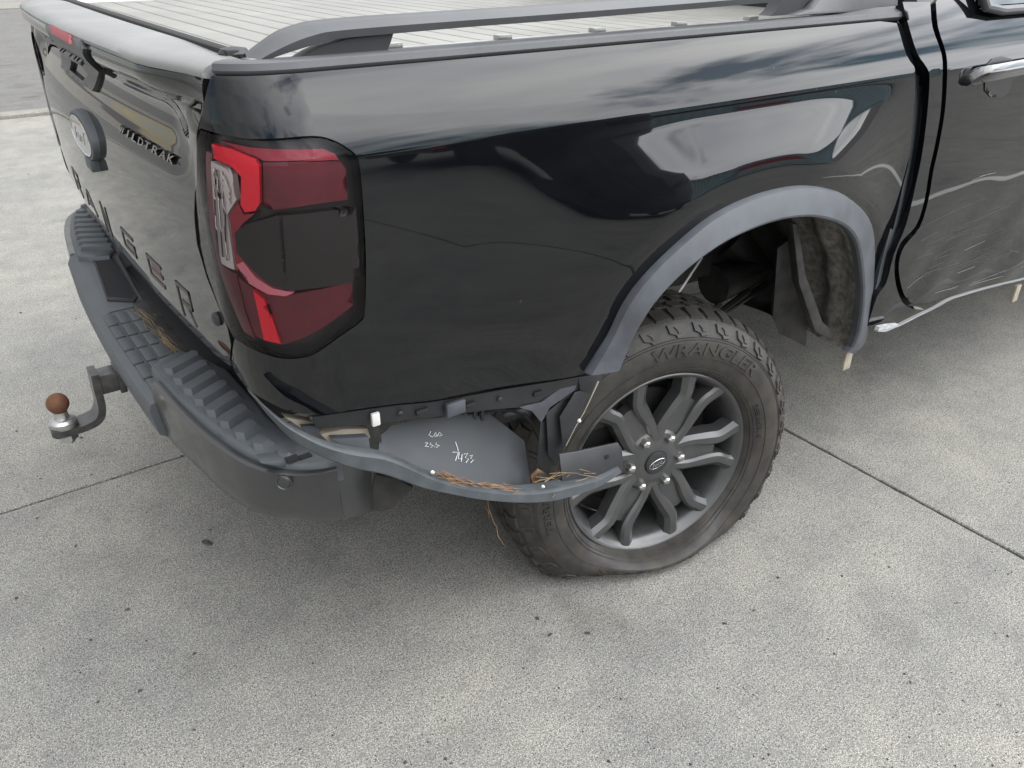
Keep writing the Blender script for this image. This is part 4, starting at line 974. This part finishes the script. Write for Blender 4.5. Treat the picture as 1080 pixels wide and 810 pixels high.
# ---- grey arch liner with hand-written marks ------------------------
def LN(s, t):
    """bowed sheet: s along, t down"""
    a0, b0 = PY(399, 458, -0.82), PY(513, 433, -0.79); a1, b1 = PY(402, 497, -0.86), PY(561, 520, -0.855)
    p = (a0 * (1 - s) + b0 * s) * (1 - t) + (a1 * (1 - s) + b1 * s) * t
    return p + np.array([0, -0.028 * math.sin(math.pi * s) * (0.4 + 0.6 * t), 0])
LF = 1 if normal(LN, 0.5, 0.5)[1] < 0 else -1
lin = invs(LN, [(400, 460), (412, 449), (440, 442.5), (475, 440), (490, 436), (513, 434), (530, 447), (553, 465), (557, 492), (560.5, 519), (500, 513), (450, 505), (415, 498), (402, 493), (399, 478)], (0.05, 0.1))
liner = patch('arch_liner', LN, lin, M['liner'], truck, step=0.05, depth=0.004, flip=LF)
def marks(strokes):
    for st in strokes:
        uv = invs(LN, st, (0.6, 0.5)); pts = [np.array(LN(*p)) + normal(LN, *p, LF) * 0.001 for p in uv]
        MB().tube(pts, 0.0007, 5).build('chalk_mark', M['chalk'], liner)
marks([[(454, 455), (452, 459), (456, 461)], [(457, 460), (459, 456), (461, 460), (458, 460)], [(461, 460), (463, 456), (466, 459), (463, 460)],
       [(448, 467), (451, 467), (448, 471), (452, 471)], [(454, 467), (453, 469), (457, 470), (454, 472)], [(458, 471), (458.5, 471.5)], [(460, 467), (459, 469), (463, 470), (460, 472)],
       [(480, 466), (482, 472), (483, 476)], [(477, 477), (483, 477), (480, 486)], [(484, 477), (483, 484), (487, 484)], [(487, 479), (486, 487)], [(489, 479), (493, 478), (490, 483), (494, 484), (491, 488)], [(495, 481), (498, 480), (496, 484), (499, 485), (496, 488)]])
for a, b in ((477, 441), (488, 439), (500, 437), (508, 436)):
    MB().box(PY(a, b, -0.80), (0.003, 0.004, 0.016)).build('liner_tooth', M['dark'], liner)
# dark hose and pipe mouth visible between liner and tyre
MB().tube([PY(a, b, -0.74) for a, b in [(528, 440), (548, 434), (566, 442), (576, 462), (578, 486)]], .016, 12).build('filler_hose', M['dark'], truck)
MB().prism([PY(a, b, -0.72) for a, b in [(535, 445), (560, 440), (572, 460), (574, 500), (555, 505), (552, 466)]], (0.03, 0.03, 0)).build('mud_flap', M['tyre'], truck, bevel=.004)

MB().tube(spline([PY(a, b, -0.80) for a, b in [(505, 437), (530, 432), (556, 441), (572, 470), (590, 486), (612, 484)]], 5), .0035, 7).build('wiring_loom', M['rubber'], truck)
MB().tube(spline([PY(a, b, -0.83) for a, b in [(560, 428), (574, 452), (580, 478), (576, 505)]], 5), .0022, 6).build('wiring_loom', M['frame'], truck)
for a, b in ((422, 436), (527, 421)):
    MB().lathe([(.0055, 0), (.0055, .002), (.0032, .0035), (.0003, .004)], PY(a, b, -0.8715), (0, -1, 0), 10).build('rivet', M['frame'], flange)
for pix, y, mt in (([(560, 503), (567, 496), (574, 500), (570, 508), (562, 510)], -0.872, M['needle']), ([(566, 502), (576, 500), (580, 512), (568, 514)], -0.885, M['frame']), ([(392, 441), (400, 449), (402, 468), (396, 462), (391, 450)], -0.848, M['frame'])):
    MB().prism([PY(a, b, y) for a, b in pix], (0.004, 0.006, 0)).build('broken_bit', mt, flange)

# ---- the torn strip of arch trim that droops from bumper to wheel ---
ST = [((262, 413), (268, 420), -0.845), ((281, 431), (287, 443), -0.868), ((300, 447), (306, 462), -0.895), ((322, 460), (328, 476), -0.915), ((345, 470), (350, 486), -0.93), ((372, 477), (374, 494), -0.94), ((402, 481), (403, 500), -0.945),
      ((425, 489), (424, 507), -0.95), ((450, 501), (447, 515), -0.955), ((478, 511), (475, 521), -0.96), ((510, 517), (508, 527), -0.96), ((545, 520), (544, 530), -0.955), ((580, 517), (580, 529), -0.945), ((610, 510), (611, 521), -0.935), ((632, 504), (634, 512), -0.925), ((652, 493), (655, 498), -0.915)]
fr = []
tp = spline([PY(*a, y) for a, b, y in ST], 5); bt = spline([PY(*b, y - 0.004) for a, b, y in ST], 5)
for i, (t, l) in enumerate(zip(tp, bt)):
    d = l - t; k_ = i / len(tp); inw = np.array([0.004, 0.034, 0.004])
    fr.append([t + inw * (0.5 + 0.5 * k_) - [0, 0, 0.004], t + inw * 0.15 + [0, 0, 0.001], t, t + d * 0.12 + [0, -0.004, 0], t + d * .9 + [0, -0.003, 0], l, l + inw * 0.5, t + inw * (0.5 + .5 * k_) + d * .35])
strip = MB().sweep(fr).build('torn_trim_strip', M['strip'], truck, 30)
tag(strip, 'bent strip of grey trim torn loose below the tail lamp')
fl_ = MB().prism([PY(a, b, y) for a, b, y in [(590, 479, -.895), (610, 476, -.90), (638, 470, -.90), (652, 467, -.90), (656, 473, -.905), (658, 490, -.91), (652, 497, -.915), (632, 506, -.92), (608, 512, -.925), (594, 513, -.925)]], (0.0, 0.006, 0.0))
end_tab = fl_.build('strip_end_tab', M['dark'], strip, bevel=.0015)
MB().lathe([(.0055, 0), (.0055, .0012), (.0002, .0012)], PY(640, 482, -0.9075), (0, -1, 0), 14).build('screw_hole', M['void'], strip)
MB().lathe([(.001, 0), (.0036, .001), (.0022, .005), (.001, .006)], PY(572, 513, -0.948), (0.2, -1, .3), 10).build('plastic_clip', M['white'], strip)
MB().lathe([(.001, 0), (.0036, .001), (.0022, .005), (.001, .006)], PY(455.5, 498, -0.952), (0.2, -1, .3), 10).build('plastic_clip', M['white'], strip)

# ---- tow hitch ------------------------------------------------------
hitch = empty('tow_hitch', (-1.0, 0, 0.42), truck)
MB().box((-0.965, 0.0, 0.462), (0.075, 0.025, 0.025), bev=.003).build('shank', M['black_steel'], hitch)
MB().box((-0.985, 0.0, 0.462), (0.008, 0.031, 0.032), bev=.003).build('receiver_collar', M['black_steel'], hitch)
tpth = spline([(-1.038, 0.494), (-1.040, 0.455), (-1.042, 0.405), (-1.055, 0.376), (-1.085, 0.366), (-1.125, 0.3645), (-1.160, 0.3645)], 5)
fr = []
for i, q in enumerate(tpth):
    t = tpth[min(i + 1, len(tpth) - 1)] - tpth[max(i - 1, 0)]; t /= np.linalg.norm(t); n2 = np.array([-t[1], t[0]]) * .0085
    hw = 0.030 if i < len(tpth) - 4 else (0.030, 0.029, 0.024, 0.014)[i - len(tpth) + 4]
    fr.append([(q[0] + n2[0], -hw, q[1] + n2[1]), (q[0] + n2[0], hw, q[1] + n2[1]), (q[0] - n2[0], hw, q[1] - n2[1]), (q[0] - n2[0], -hw, q[1] - n2[1])])
MB().sweep(fr).build('tongue', M['black_steel'], hitch, 30)
BX, BZ = -1.128, 0.373
MB().lathe([(.030, 0), (.031, .004), (.031, .014), (.027, .019), (.018, .022), (.0155, .030), (.0155, .040)], (BX, 0, BZ), (0, 0, 1), 32).build('ball_neck', M['steel'], hitch)
MB().lathe([(.0150, .038)] + [(.025 * math.sin(t), .061 - .025 * math.cos(t)) for t in np.linspace(0.62, 2.75, 14)] + [(.008, .0845), (.0003, .0845)], (BX, 0, BZ), (0, 0, 1), 32, cap=False).build('tow_ball', M['rust'], hitch)
MB().lathe([(.023, -.017), (.023, -.036), (.013, -.037), (.013, -.046)], (BX, 0, BZ), (0, 0, 1), 6).build('nut', M['steel'], hitch, 20)
MB().tube([(-0.945, -0.055, 0.462), (-0.945, 0.05, 0.462)], .007, 12).lathe([(.012, 0), (.012, .006), (.006, .008)], (-0.945, -0.055, 0.462), (0, -1, 0), 14).build('hitch_pin', M['steel'], hitch)
MB().tube(spline([(-0.945, -0.058, 0.462), (-0.935, -0.075, 0.44), (-0.92, -0.085, 0.43), (-0.90, -0.075, 0.44)], 5), .0022, 6).build('safety_clip', M['black_steel'], hitch)

# ================================================================== CAB
OFFC = integ([(0.36, -22), (0.48, -9), (0.60, -4), (0.85, -0.5), (1.05, 2), (1.124, 3.5), (1.132, 13), (1.17, 17), (1.22, 24), (1.28, 34), (1.36, 40)], 1.128)
DENT = np.random.RandomState(3)
def SCab(x, z):
    o = np.interp(z, ZG, OFFC) - 0.010 * (max(0, x - 2.4) / 1.6) ** 2
    if z < 0.86 and x > 0.78:      # crumpled lower door
        k_ = sstep(0.86 - z, 0.0, 0.30) * sstep(x, 0.78, 0.95) * (1 - sstep(x, 2.2, 2.6))
        o += k_ * (0.0035 * math.sin(11 * x + 7 * z) + 0.0018 * math.sin(23 * x - 19 * z + 1.0) - 0.008)
    o -= 0.02 * sstep(-x, -0.76, -0.66) * 0
    return np.array([x, -0.910 - o, z])
CF = 1 if normal(SCab, 1, 0.9)[1] < 0 else -1
pl = invs(SCab, spline([(952, 2), (957, 22), (967, 55), (978, 72), (980.5, 84), (978, 120), (973, 160), (967, 190), (956, 236), (943, 268), (935, 298), (925, 313), (915, 344)], 3) + [(929, 349), (947, 343), (975, 327)] + spline([(962, 325.5), (952, 319), (945, 301), (943.5, 277), (950, 256), (966, 238), (975, 211), (980, 180), (986, 153), (992, 118), (994, 81), (993, 57), (983.5, 29), (981, 2)], 3), (0.6, 1.28))
pillar = patch('cab_pillar', SCab, pl, M['paint'], truck, step=0.014, depth=0.018, flip=CF)
dl = invs(SCab, spline([(987, 2), (989.5, 29), (998, 57), (999, 81), (996.5, 118), (990.5, 153), (984.5, 180), (979, 212), (970, 240), (954, 259.5), (948, 278), (950, 299), (956, 315), (964, 320), (977, 319.5)], 3) + [ (1015, 309), (1050, 300), (1078, 294)], (0.66, 1.27))
door_o = dl + [(1.70, 0.425), (1.76, 0.44), (1.78, 0.7), (1.77, 1.1), (1.745, 1.235), (1.2, 1.238), (0.9, 1.262), (0.80, 1.285)]
rows = sorted(set([round(z, 4) for z in np.arange(0.42, 1.10, 0.016)] + [round(z, 4) for z in np.arange(1.10, 1.30, 0.006)] + [1.1255, 1.1268, 1.1305]))
door = patch('rear_door', SCab, door_o, M['paint'], truck, step=0.018, depth=0.018, vrows=rows, flip=CF)
patch('inner_panel', SCab, [(0.69, 1.20), (0.72, 1.1), (0.78, 0.7), (0.72, 0.47), (1.0, 0.45), (4.0, 0.47), (4.0, 1.05), (2.5, 1.22)], M['void'], truck, step=0.08, depth=0.0, lift=-0.035, flip=CF)
cbl = spline([(945, 20), (958, 52), (962, 72), (962.5, 99), (959, 136), (955, 173), (949, 197), (941, 234), (930, 275), (922, 310), (910, 345)], 3)
cbr = spline([(958, 20), (970, 52), (980, 72), (983, 99), (980, 136), (975, 173), (970, 197), (957, 234), (944, 275), (932, 310), (922, 345)], 3)
mb = MB(); yb_ = lambda b: float(np.interp(b, [15, 50, 75, 120, 200], [-.81, -.845, -.874, -.888, -.892])); q1 = [PY(a, b, yb_(b)) for a, b in cbl]; q2 = [PY(a, b, yb_(b) + .004) for a, b in cbr]; n = len(q1)
mb.add(q1 + q2 + [p + [0.01, .03, 0] for p in q1], [(i, i + 1, n + i + 1, n + i) for i in range(n - 1)] + [(i, 2 * n + i, 2 * n + i + 1, i + 1) for i in range(n - 1)])
mb.build('cab_back_panel', M['plastic'], truck)
# far flank of the cab, doors and wings
mirror(pillar, 'cab_pillar', truck); d2 = mirror(door, 'rear_door', truck)
fd = patch('front_door', SCab, [(1.785, 0.44), (2.60, 0.43), (2.72, 0.55), (2.76, 0.9), (2.77, 1.225), (1.755, 1.235), (1.78, 1.1), (1.79, 0.7)], M['paint'], truck, step=0.04, depth=0.018, vrows=rows, flip=CF); mirror(fd, 'front_door', truck)
arc = [(3.47 + 0.47 * math.cos(t), 0.42 + 0.47 * math.sin(t)) for t in np.linspace(math.pi, 0, 24)]
ff = patch('front_wing', SCab, [(2.785, 1.215), (2.775, 0.9), (2.735, 0.55), (2.62, 0.43), (2.95, 0.42)] + arc + [(4.10, 0.45), (4.15, 0.9), (4.0, 1.09), (3.4, 1.17)], M['paint'], truck, step=0.04, depth=0.018, flip=CF); mirror(ff, 'front_wing', truck)
# greenhouse, roof, bonnet
def sect(x, yb, zb, yt, zt): return [(x, -yb, zb), (x, -yt - 0.02, zt - 0.06), (x, -yt + 0.06, zt - 0.008), (x, 0, zt), (x, yt - 0.06, zt - 0.008), (x, yt + 0.02, zt - 0.06), (x, yb, zb)]
MB().sweep([sect(.68, .80, 1.235, .60, 1.50), sect(.72, .85, 1.24, .63, 1.66), sect(.90, .872, 1.235, .66, 1.755), sect(1.5, .872, 1.23, .68, 1.79), sect(1.95, .872, 1.23, .68, 1.775), sect(2.25, .872, 1.225, .67, 1.60), sect(2.75, .865, 1.215, .70, 1.26)]).build('cab_roof', M['paint'], truck, 50)
MB().sweep([sect(2.70, .872, 1.10, .74, 1.235), sect(3.2, .865, 1.08, .72, 1.20), sect(3.8, .85, 1.02, .70, 1.13), sect(4.12, .80, .96, .62, 1.04)]).build('bonnet', M['paint'], truck, 50)
MB().add([(x, s * y, z) for x, y, z in [(4.12, .87, .45), (4.20, .80, .5), (4.22, .80, .72), (4.17, .82, 1.0), (4.0, .88, 1.02)] for s in (-1, 1)], [(i * 2, i * 2 + 1, i * 2 + 3, i * 2 + 2) for i in range(4)] + [(0, 2, 4, 6, 8), (1, 3, 5, 7, 9)]).build('front_bumper', M['dark'], truck, 40, bevel=.01)
for sg in (1, -1):
    def gq(x, z, k=0.014): return (x, -sg * (0.872 + k - (z - 1.235) * 0.40), z)
    MB().prism([gq(x, z) for x, z in [(0.93, 1.255), (1.72, 1.248), (1.70, 1.66), (1.25, 1.67), (1.0, 1.60)]], (0, sg * 0.02, 0)).build('side_window', M['glass'], truck)
    MB().prism([gq(x, z) for x, z in [(1.80, 1.248), (2.55, 1.245), (2.10, 1.60), (1.79, 1.66)]], (0, sg * 0.02, 0)).build('side_window', M['glass'], truck)
    MB().tube([gq(x, z, 0.020) for x, z in [(1.0, 1.60), (0.95, 1.42), (0.915, 1.30), (0.93, 1.252), (1.0, 1.242), (1.74, 1.238)]], .011, 10).build('window_trim', M['cap'], truck)
MB().prism([(0.70, -.52, 1.30), (0.70, .52, 1.30), (0.735, .48, 1.62), (0.735, -.48, 1.62)], (-0.012, 0, 0)).build('rear_window', M['glass'], truck)
MB().prism([(2.72, -.74, 1.262), (2.72, .74, 1.262), (2.03, .64, 1.75), (2.03, -.64, 1.75)], (0.012, 0, .012)).build('windscreen', M['glass'], truck)
# door handle: strap over a cup
hz = [(1019, 86), (1034, 79), (1050, 76), (1079, 70.5), (1110, 65)]
cup = patch('handle_cup', SCab, invs(SCab, [(1040, 68), (1046, 62), (1056, 59.5), (1066, 62), (1070, 70), (1066, 90), (1062, 99), (1054, 103), (1044, 102), (1038, 96), (1038, 80)], (0.97, 1.1)), M['lamp_black'], door, step=0.012, depth=0.02, lift=0.0022, flip=CF)
fr = []
for i, p_ in enumerate(spline([PY(a, b, -0.915 - (0, .014, .022, .022, .018)[i]) for i, (a, b) in enumerate(hz)], 5)):
    h_ = 0.019 * min(1, 0.55 + i / 8); fr.append([(p_[0], p_[1] + 0.012, p_[2] - h_ * .8), (p_[0], p_[1] - 0.004, p_[2] - h_), (p_[0], p_[1] - 0.013, p_[2] - h_ * .4), (p_[0], p_[1] - 0.013, p_[2] + h_ * .4), (p_[0], p_[1] - 0.003, p_[2] + h_), (p_[0], p_[1] + 0.012, p_[2] + h_ * .8)])
MB().sweep(fr).build('door_handle', M['gloss_black'], door, 60)
MB().lathe([(.004, 0), (.004, .003), (.0003, .0035)], PY(1036, 85, -0.936), (0, -1, 0), 12).build('lock_cover', M['dark'], door)
# torn white edge and scratches along the sill
fr = []
for (a, b), w_ in zip(spline([(926, 349), (936, 347), (948, 343.5), (965, 335), (985, 325.5), (1000, 317), (1015, 311.5), (1045, 303), (1080, 294.5), (1120, 284)], 4), np.interp(np.arange(37), [0, 3, 9, 14, 20, 36], [.003, .003, .002, .0010, .0008, .0007])):
    p_ = PY(a, b, -0.918); w2 = w_ * random.choice((.15, .5, .8, 1.0, 1.5))
    fr.append([p_ + [0, 0, w2 * .6], p_ + [0, -.002, -w2 * .4], p_ + [0, .010, -w2 * .7], p_ + [0, .010, w2 * .2]])
MB().sweep(fr).build('torn_sill_edge', M['scratch'], truck, 20)
MB().prism([PY(a, b, -0.916) for a, b in [(926, 350), (928, 345), (938, 343), (948, 342), (944, 346), (934, 350)]], (0.0, 0.012, 0.0)).build('torn_flake', M['bare'], truck)
def scratch(pix, w_=0.0009, n0=(0.95, 0.55)):
    uv = invs(SCab, pix, n0); pts = [np.array(SCab(*p)) + normal(SCab, *p, CF) * 0.0005 for p in uv]
    MB().tube(pts, w_, 4).build('scratch', M['scratch'], door)
for pix in ([(1000, 306), (1030, 297), (1061, 285)], [(1017, 264), (1030, 258), (1039, 254)], [(957, 304), (966, 296), (973, 291)], [(972, 294), (975, 299)], [(1060, 272), (1066, 264), (1074, 266)], [(1010, 288), (1028, 281)], [(986, 309), (1010, 302)], [(1025, 190), (1044, 183)], [(1033, 186), (1050, 182)], [(1048, 290), (1079, 281)], [(1022, 301), (1058, 291)]):
    scratch(pix, random.uniform(.00025, .0005))

rs = random.Random(11)
for i in range(34):
    a = rs.uniform(965, 1050); b = 300 - (a - 960) * 0.27 - rs.uniform(4, 85) * rs.random(); l_ = rs.uniform(10, 40); sl2 = rs.uniform(-.55, -.28)
    uv = invs(SCab, [(a, b), (a + l_ * .5, b + l_ * .5 * sl2 - rs.uniform(0, .8)), (a + l_, b + l_ * sl2)], (0.95, 0.62)); pts = [np.array(SCab(*p)) + normal(SCab, *p, CF) * 0.0001 for p in uv]
    MB().tube(pts, rs.uniform(.0002, .00045), 4).build('scratch', M['faint'], door)

# ================================================================== LOOSE THINGS
def flake(px_, py_, s_, label, grp):
    p_ = PZ(px_, py_, 0.0); n = random.randint(6, 9); a0 = random.random() * 6.28; el_ = random.uniform(.35, .7)
    ring_ = []
    for i in range(n):
        t = 2 * math.pi * i / n; r_ = s_ * random.uniform(.65, 1.1); u_, v_ = r_ * math.cos(t), r_ * math.sin(t) * el_
        ring_.append((p_[0] + u_ * math.cos(a0) - v_ * math.sin(a0), p_[1] + u_ * math.sin(a0) + v_ * math.cos(a0), 0.001 + random.uniform(0.0005, .25) * s_))
    mb = MB(); c = (p_[0], p_[1], 0.0015 + s_ * .30)
    mb.add(ring_ + [c] + [(p_[0], p_[1], 0.0008)], [(i, (i + 1) % n, n) for i in range(n)] + [((i + 1) % n, i, n + 1) for i in range(n)])
    tag(mb.build('dead_leaf', M['leaf'], smooth=0), label, 'leaf', grp)
flake(219, 573, .020, 'largest dark dead leaf on the concrete in front of the bumper corner', None)
for a, b, s_ in [(222, 559, .006), (135, 643, .008), (80, 576, .007), (39, 547, .006), (97, 501, .006), (155, 541, .004), (110, 487, .005), (580, 670, .008), (620, 668, .009), (764, 658, .008), (795, 644, .006), (86, 462, .010), (43, 505, .006), (30, 184, .012), (22, 330, .010), (205, 770, .005), (330, 700, .005), (880, 690, .005), (470, 760, .004), (960, 720, .005), (30, 400, .006), (18, 455, .008)]:
    flake(a, b, s_, 'tiny dark fleck of dead leaf on the concrete', 'flecks of dead leaf on the concrete')
gm = MB(); rg_ = random.Random(5)
for i in range(520):
    p_ = PZ(rg_.uniform(-60, 1140), 810 - 700 * rg_.random() ** 1.6, 0.0); r_ = rg_.uniform(.0009, .0028) * (1 + rg_.random() ** 6 * 1.5); a0 = rg_.random() * 6
    if p_[1] > 6 or (p_[0] > -0.85 and p_[1] > -0.75): continue
    gm.add([(p_[0] + r_ * math.cos(a0 + k * 1.571) * rg_.uniform(.6, 1.2), p_[1] + r_ * math.sin(a0 + k * 1.571) * rg_.uniform(.6, 1.2), 0.0004) for k in range(4)] + [(p_[0], p_[1], r_ * .9)], [(0, 1, 4), (1, 2, 4), (2, 3, 4), (3, 0, 4)])
tag(gm.build('grit', M['leaf'], smooth=0), 'fine dark grit scattered over the concrete yard', kind='stuff')
def needles(name, n, ctr, spread, length, dirv, rad, mt, label, jit=.10):
    mb = MB()
    for i in range(n):
        t = random.random(); c = ctr(t) + np.array([random.gauss(0, s_) for s_ in spread]); l_ = length * random.uniform(.5, 1.1)
        d = np.array(dirv(t)) + np.array([random.gauss(0, jit), random.gauss(0, jit), random.gauss(0, jit * .5)]); d /= np.linalg.norm(d); bend = np.array([random.gauss(0, .0022) for _ in range(3)])
        mb.tube([c - d * l_ / 2, c + bend, c + d * l_ / 2], [rad * .6, rad, rad * .5], 4)
    o_ = mb.build(name, mt, smooth=0); tag(o_, label, 'twigs' if 'twig' in name else 'needles'); return o_
def chain(pts): 
    P_ = [np.array(p) for p in pts]
    def f(t):
        k_ = t * (len(P_) - 1); i = min(int(k_), len(P_) - 2); return P_[i] + (P_[i + 1] - P_[i]) * (k_ - i)
    return f
def chdir(pts): return lambda t: (np.array(pts[min(int(t * (len(pts) - 1)), len(pts) - 2) + 1]) - np.array(pts[min(int(t * (len(pts) - 1)), len(pts) - 2)])) / 0.05
c1 = [PY(a, b, -0.945) for a, b in [(467, 502.5), (480, 506.5), (500, 511.5), (522, 514.5), (540, 516.5)]]
needles('pine_needles', 80, chain(c1), (.006, .006, .0022), .055, chdir(c1), .0007, M['needle'], 'long mat of brown pine needles caught in the drooping trim strip')
c2 = [PY(a, b, -0.915) for a, b in [(572, 512), (590, 506), (606, 500), (620, 496)]]
needles('pine_needles', 22, chain(c2), (.010, .012, .006), .075, chdir(c2), .0009, M['twig'], 'loose dry needles sticking up beside the wheel rim on the torn trim', jit=.35)
c3 = [PZ(a, b, .610) for a, b in [(146, 328), (155, 337), (165, 349), (176, 362), (184, 370)]]
needles('dry_twigs', 44, chain(c3), (.006, .014, .0022), .075, chdir(c3), .0006, M['twig'], 'dry straw stems lying on the low bumper step under the tailgate')
c4 = [PY(a, b, -0.93) for a, b in [(514, 527), (519, 545), (527, 565)]]
needles('pine_needles', 4, chain(c4), (.004, .004, .004), .06, chdir(c4), .0008, M['needle'], 'few needles hanging below the trim strip before the tyre')

# ================================================================== THINGS BEHIND THE CAMERA, SEEN MIRRORED IN THE PAINT
M['van'] = mat('black_van_paint', (0.008, 0.009, 0.010), 0.3, coat=1.0)
M['box_teal'] = mat('container_paint', (0.52, 0.70, 0.76), 0.55, var=0.5, var_scale=2.5, var_col=(0.42, 0.56, 0.60))
M['shed'] = mat('green_sheet', (0.02, 0.13, 0.07), 0.5); M['render'] = mat('shed_block_wall', (0.45, 0.43, 0.39), 0.85, var=.3, var_scale=2)
M['red'] = mat('red_paint', (0.55, 0.04, 0.035), 0.4); M['line'] = mat('white_road_paint', (0.7, 0.7, 0.67), 0.7, var=.4, var_scale=30, var_col=(.4, .4, .38))
van = empty('parked_van', (4.2, -6.3, 0)); tag(van, 'black parked van mirrored in the truck bed side', 'van')
vy0, vy1 = -7.2, -5.3
side = [(2.0, .35), (2.0, .95), (2.25, 1.12), (2.75, 1.25), (3.35, 1.98), (3.7, 2.12), (6.9, 2.15), (7.05, 1.9), (7.1, .35)]
mb = MB(); fr = []
for y, k_ in ((vy1, .94), (vy1 - .05, 1.0), ((vy0 + vy1) / 2, 1.02), (vy0 + .05, 1.0), (vy0, .94)):
    fr.append([(4.5 + (x - 4.5) * k_, y, .35 + (z - .35) * k_) for x, z in side])
mb.sweep(fr).build('body', M['van'], van, 40)
MB().prism([(x, vy1 + .012, z) for x, z in [(3.05, 1.32), (3.55, 1.85), (4.1, 1.88), (4.1, 1.30)]], (0, -.02, 0)).build('side_window', M['glass'], van)
MB().prism([(x, vy1 + .012, z) for x, z in [(4.2, 1.30), (4.2, 1.88), (5.5, 1.88), (5.5, 1.30)]], (0, -.02, 0)).build('side_window', M['glass'], van)
MB().prism([(2.80, vy1 - .15, 1.30), (3.35, vy1 - .25, 1.98), (3.35, vy0 + .25, 1.98), (2.80, vy0 + .15, 1.30)], (-.02, 0, .02)).build('windscreen', M['glass'], van)
for x in (2.85, 6.1):
    for y in (vy1 - .08, vy0 + .08): MB().lathe([(.18, -.10), (.33, -.10), (.34, -.06), (.34, .06), (.33, .10), (.18, .10)], (x, y, .34), (0, 1, 0), 28).build('wheel', M['tyre'], van)
MB().box((2.03, vy1 - .25, .85), (.05, .16, .08), bev=.03).build('headlight', M['lamp_clear'], van)
MB().box((2.06, vy1 - .02, .62), (.12, .04, .16), bev=.03).build('bumper_corner', M['red'], van)
van.scale = (0.58, 1, 1); van.location = (2.55 + 0.58 * 2.2, -7.9, 0)
ctn = empty('shipping_container', (14, -9.65, 0)); tag(ctn, 'blue grey shipping container mirrored in the panel above the wheel arch', 'container')
def corr(x0, x1, y, z0, z1, pitch=.28, dep=.035):
    xs = []; x = x0
    while x < x1: xs += [(x, 0), (x + pitch * .3, 0), (x + pitch * .5, 1), (x + pitch * .8, 1)]; x += pitch
    xs = [(a, y - dep * b) for a, b in xs if a <= x1]; n = len(xs)
    return [(a, b, z) for z in (z0, z1) for a, b in xs], [(i, i + 1, n + i + 1, n + i) for i in range(n - 1)]
MB().add(*corr(9.1, 18.9, -8.35, .25, 2.65)).build('wall', M['box_teal'], ctn, 20)
MB().box((14, -9.65, 1.45), (4.95, 1.22, 1.28)).build('core', M['box_teal'], ctn)
for x in (9.08, 18.92): MB().box((x, -8.36, 1.45), (.08, .09, 1.30), bev=.01).build('corner_post', M['box_teal'], ctn)
for z in (.22, 2.70): MB().box((14, -8.34, z), (5.0, .07, .08), bev=.01).build('side_rail', M['box_teal'], ctn)
MB().box((13.2, -8.28, 1.95), (.75, .012, .42)).build('red_placard', M['red'], ctn); MB().box((13.2, -8.28, 1.05), (.75, .011, .46)).build('white_placard', M['white'], ctn)
ctn.scale = (1.35, 1, 1); ctn.location = (16.3, -14.5, 0)
shed_ = empty('storage_shed', (8, -26, 0)); tag(shed_, 'long shed with green upper cladding mirrored beside the tail lamp', 'shed')
MB().box((4, -27, 1.0), (14, 2.0, 1.0)).build('wall', M['render'], shed_); MB().box((4, -27, 3.2), (14.05, 2.05, 1.2)).build('cladding', M['shed'], shed_)
MB().sweep([[(-10.3, -24.7, 4.35), (-10.3, -27, 4.9), (-10.3, -29.3, 4.35)], [(18.3, -24.7, 4.35), (18.3, -27, 4.9), (18.3, -29.3, 4.35)]]).build('roof', M['shed'], shed_)
ln_ = MB(); fr = []
for t in np.linspace(0, 1, 14): fr.append((2.7 + 8 * t, -2.35 + .25 * math.sin(t * 5)))
ln_.add([(x, y + s * .045, .004) for x, y in fr for s in (-1, 1)], [(2 * i, 2 * i + 1, 2 * i + 3, 2 * i + 2) for i in range(13)])
tag(ln_.build('painted_line', M['line'], ground, smooth=0))
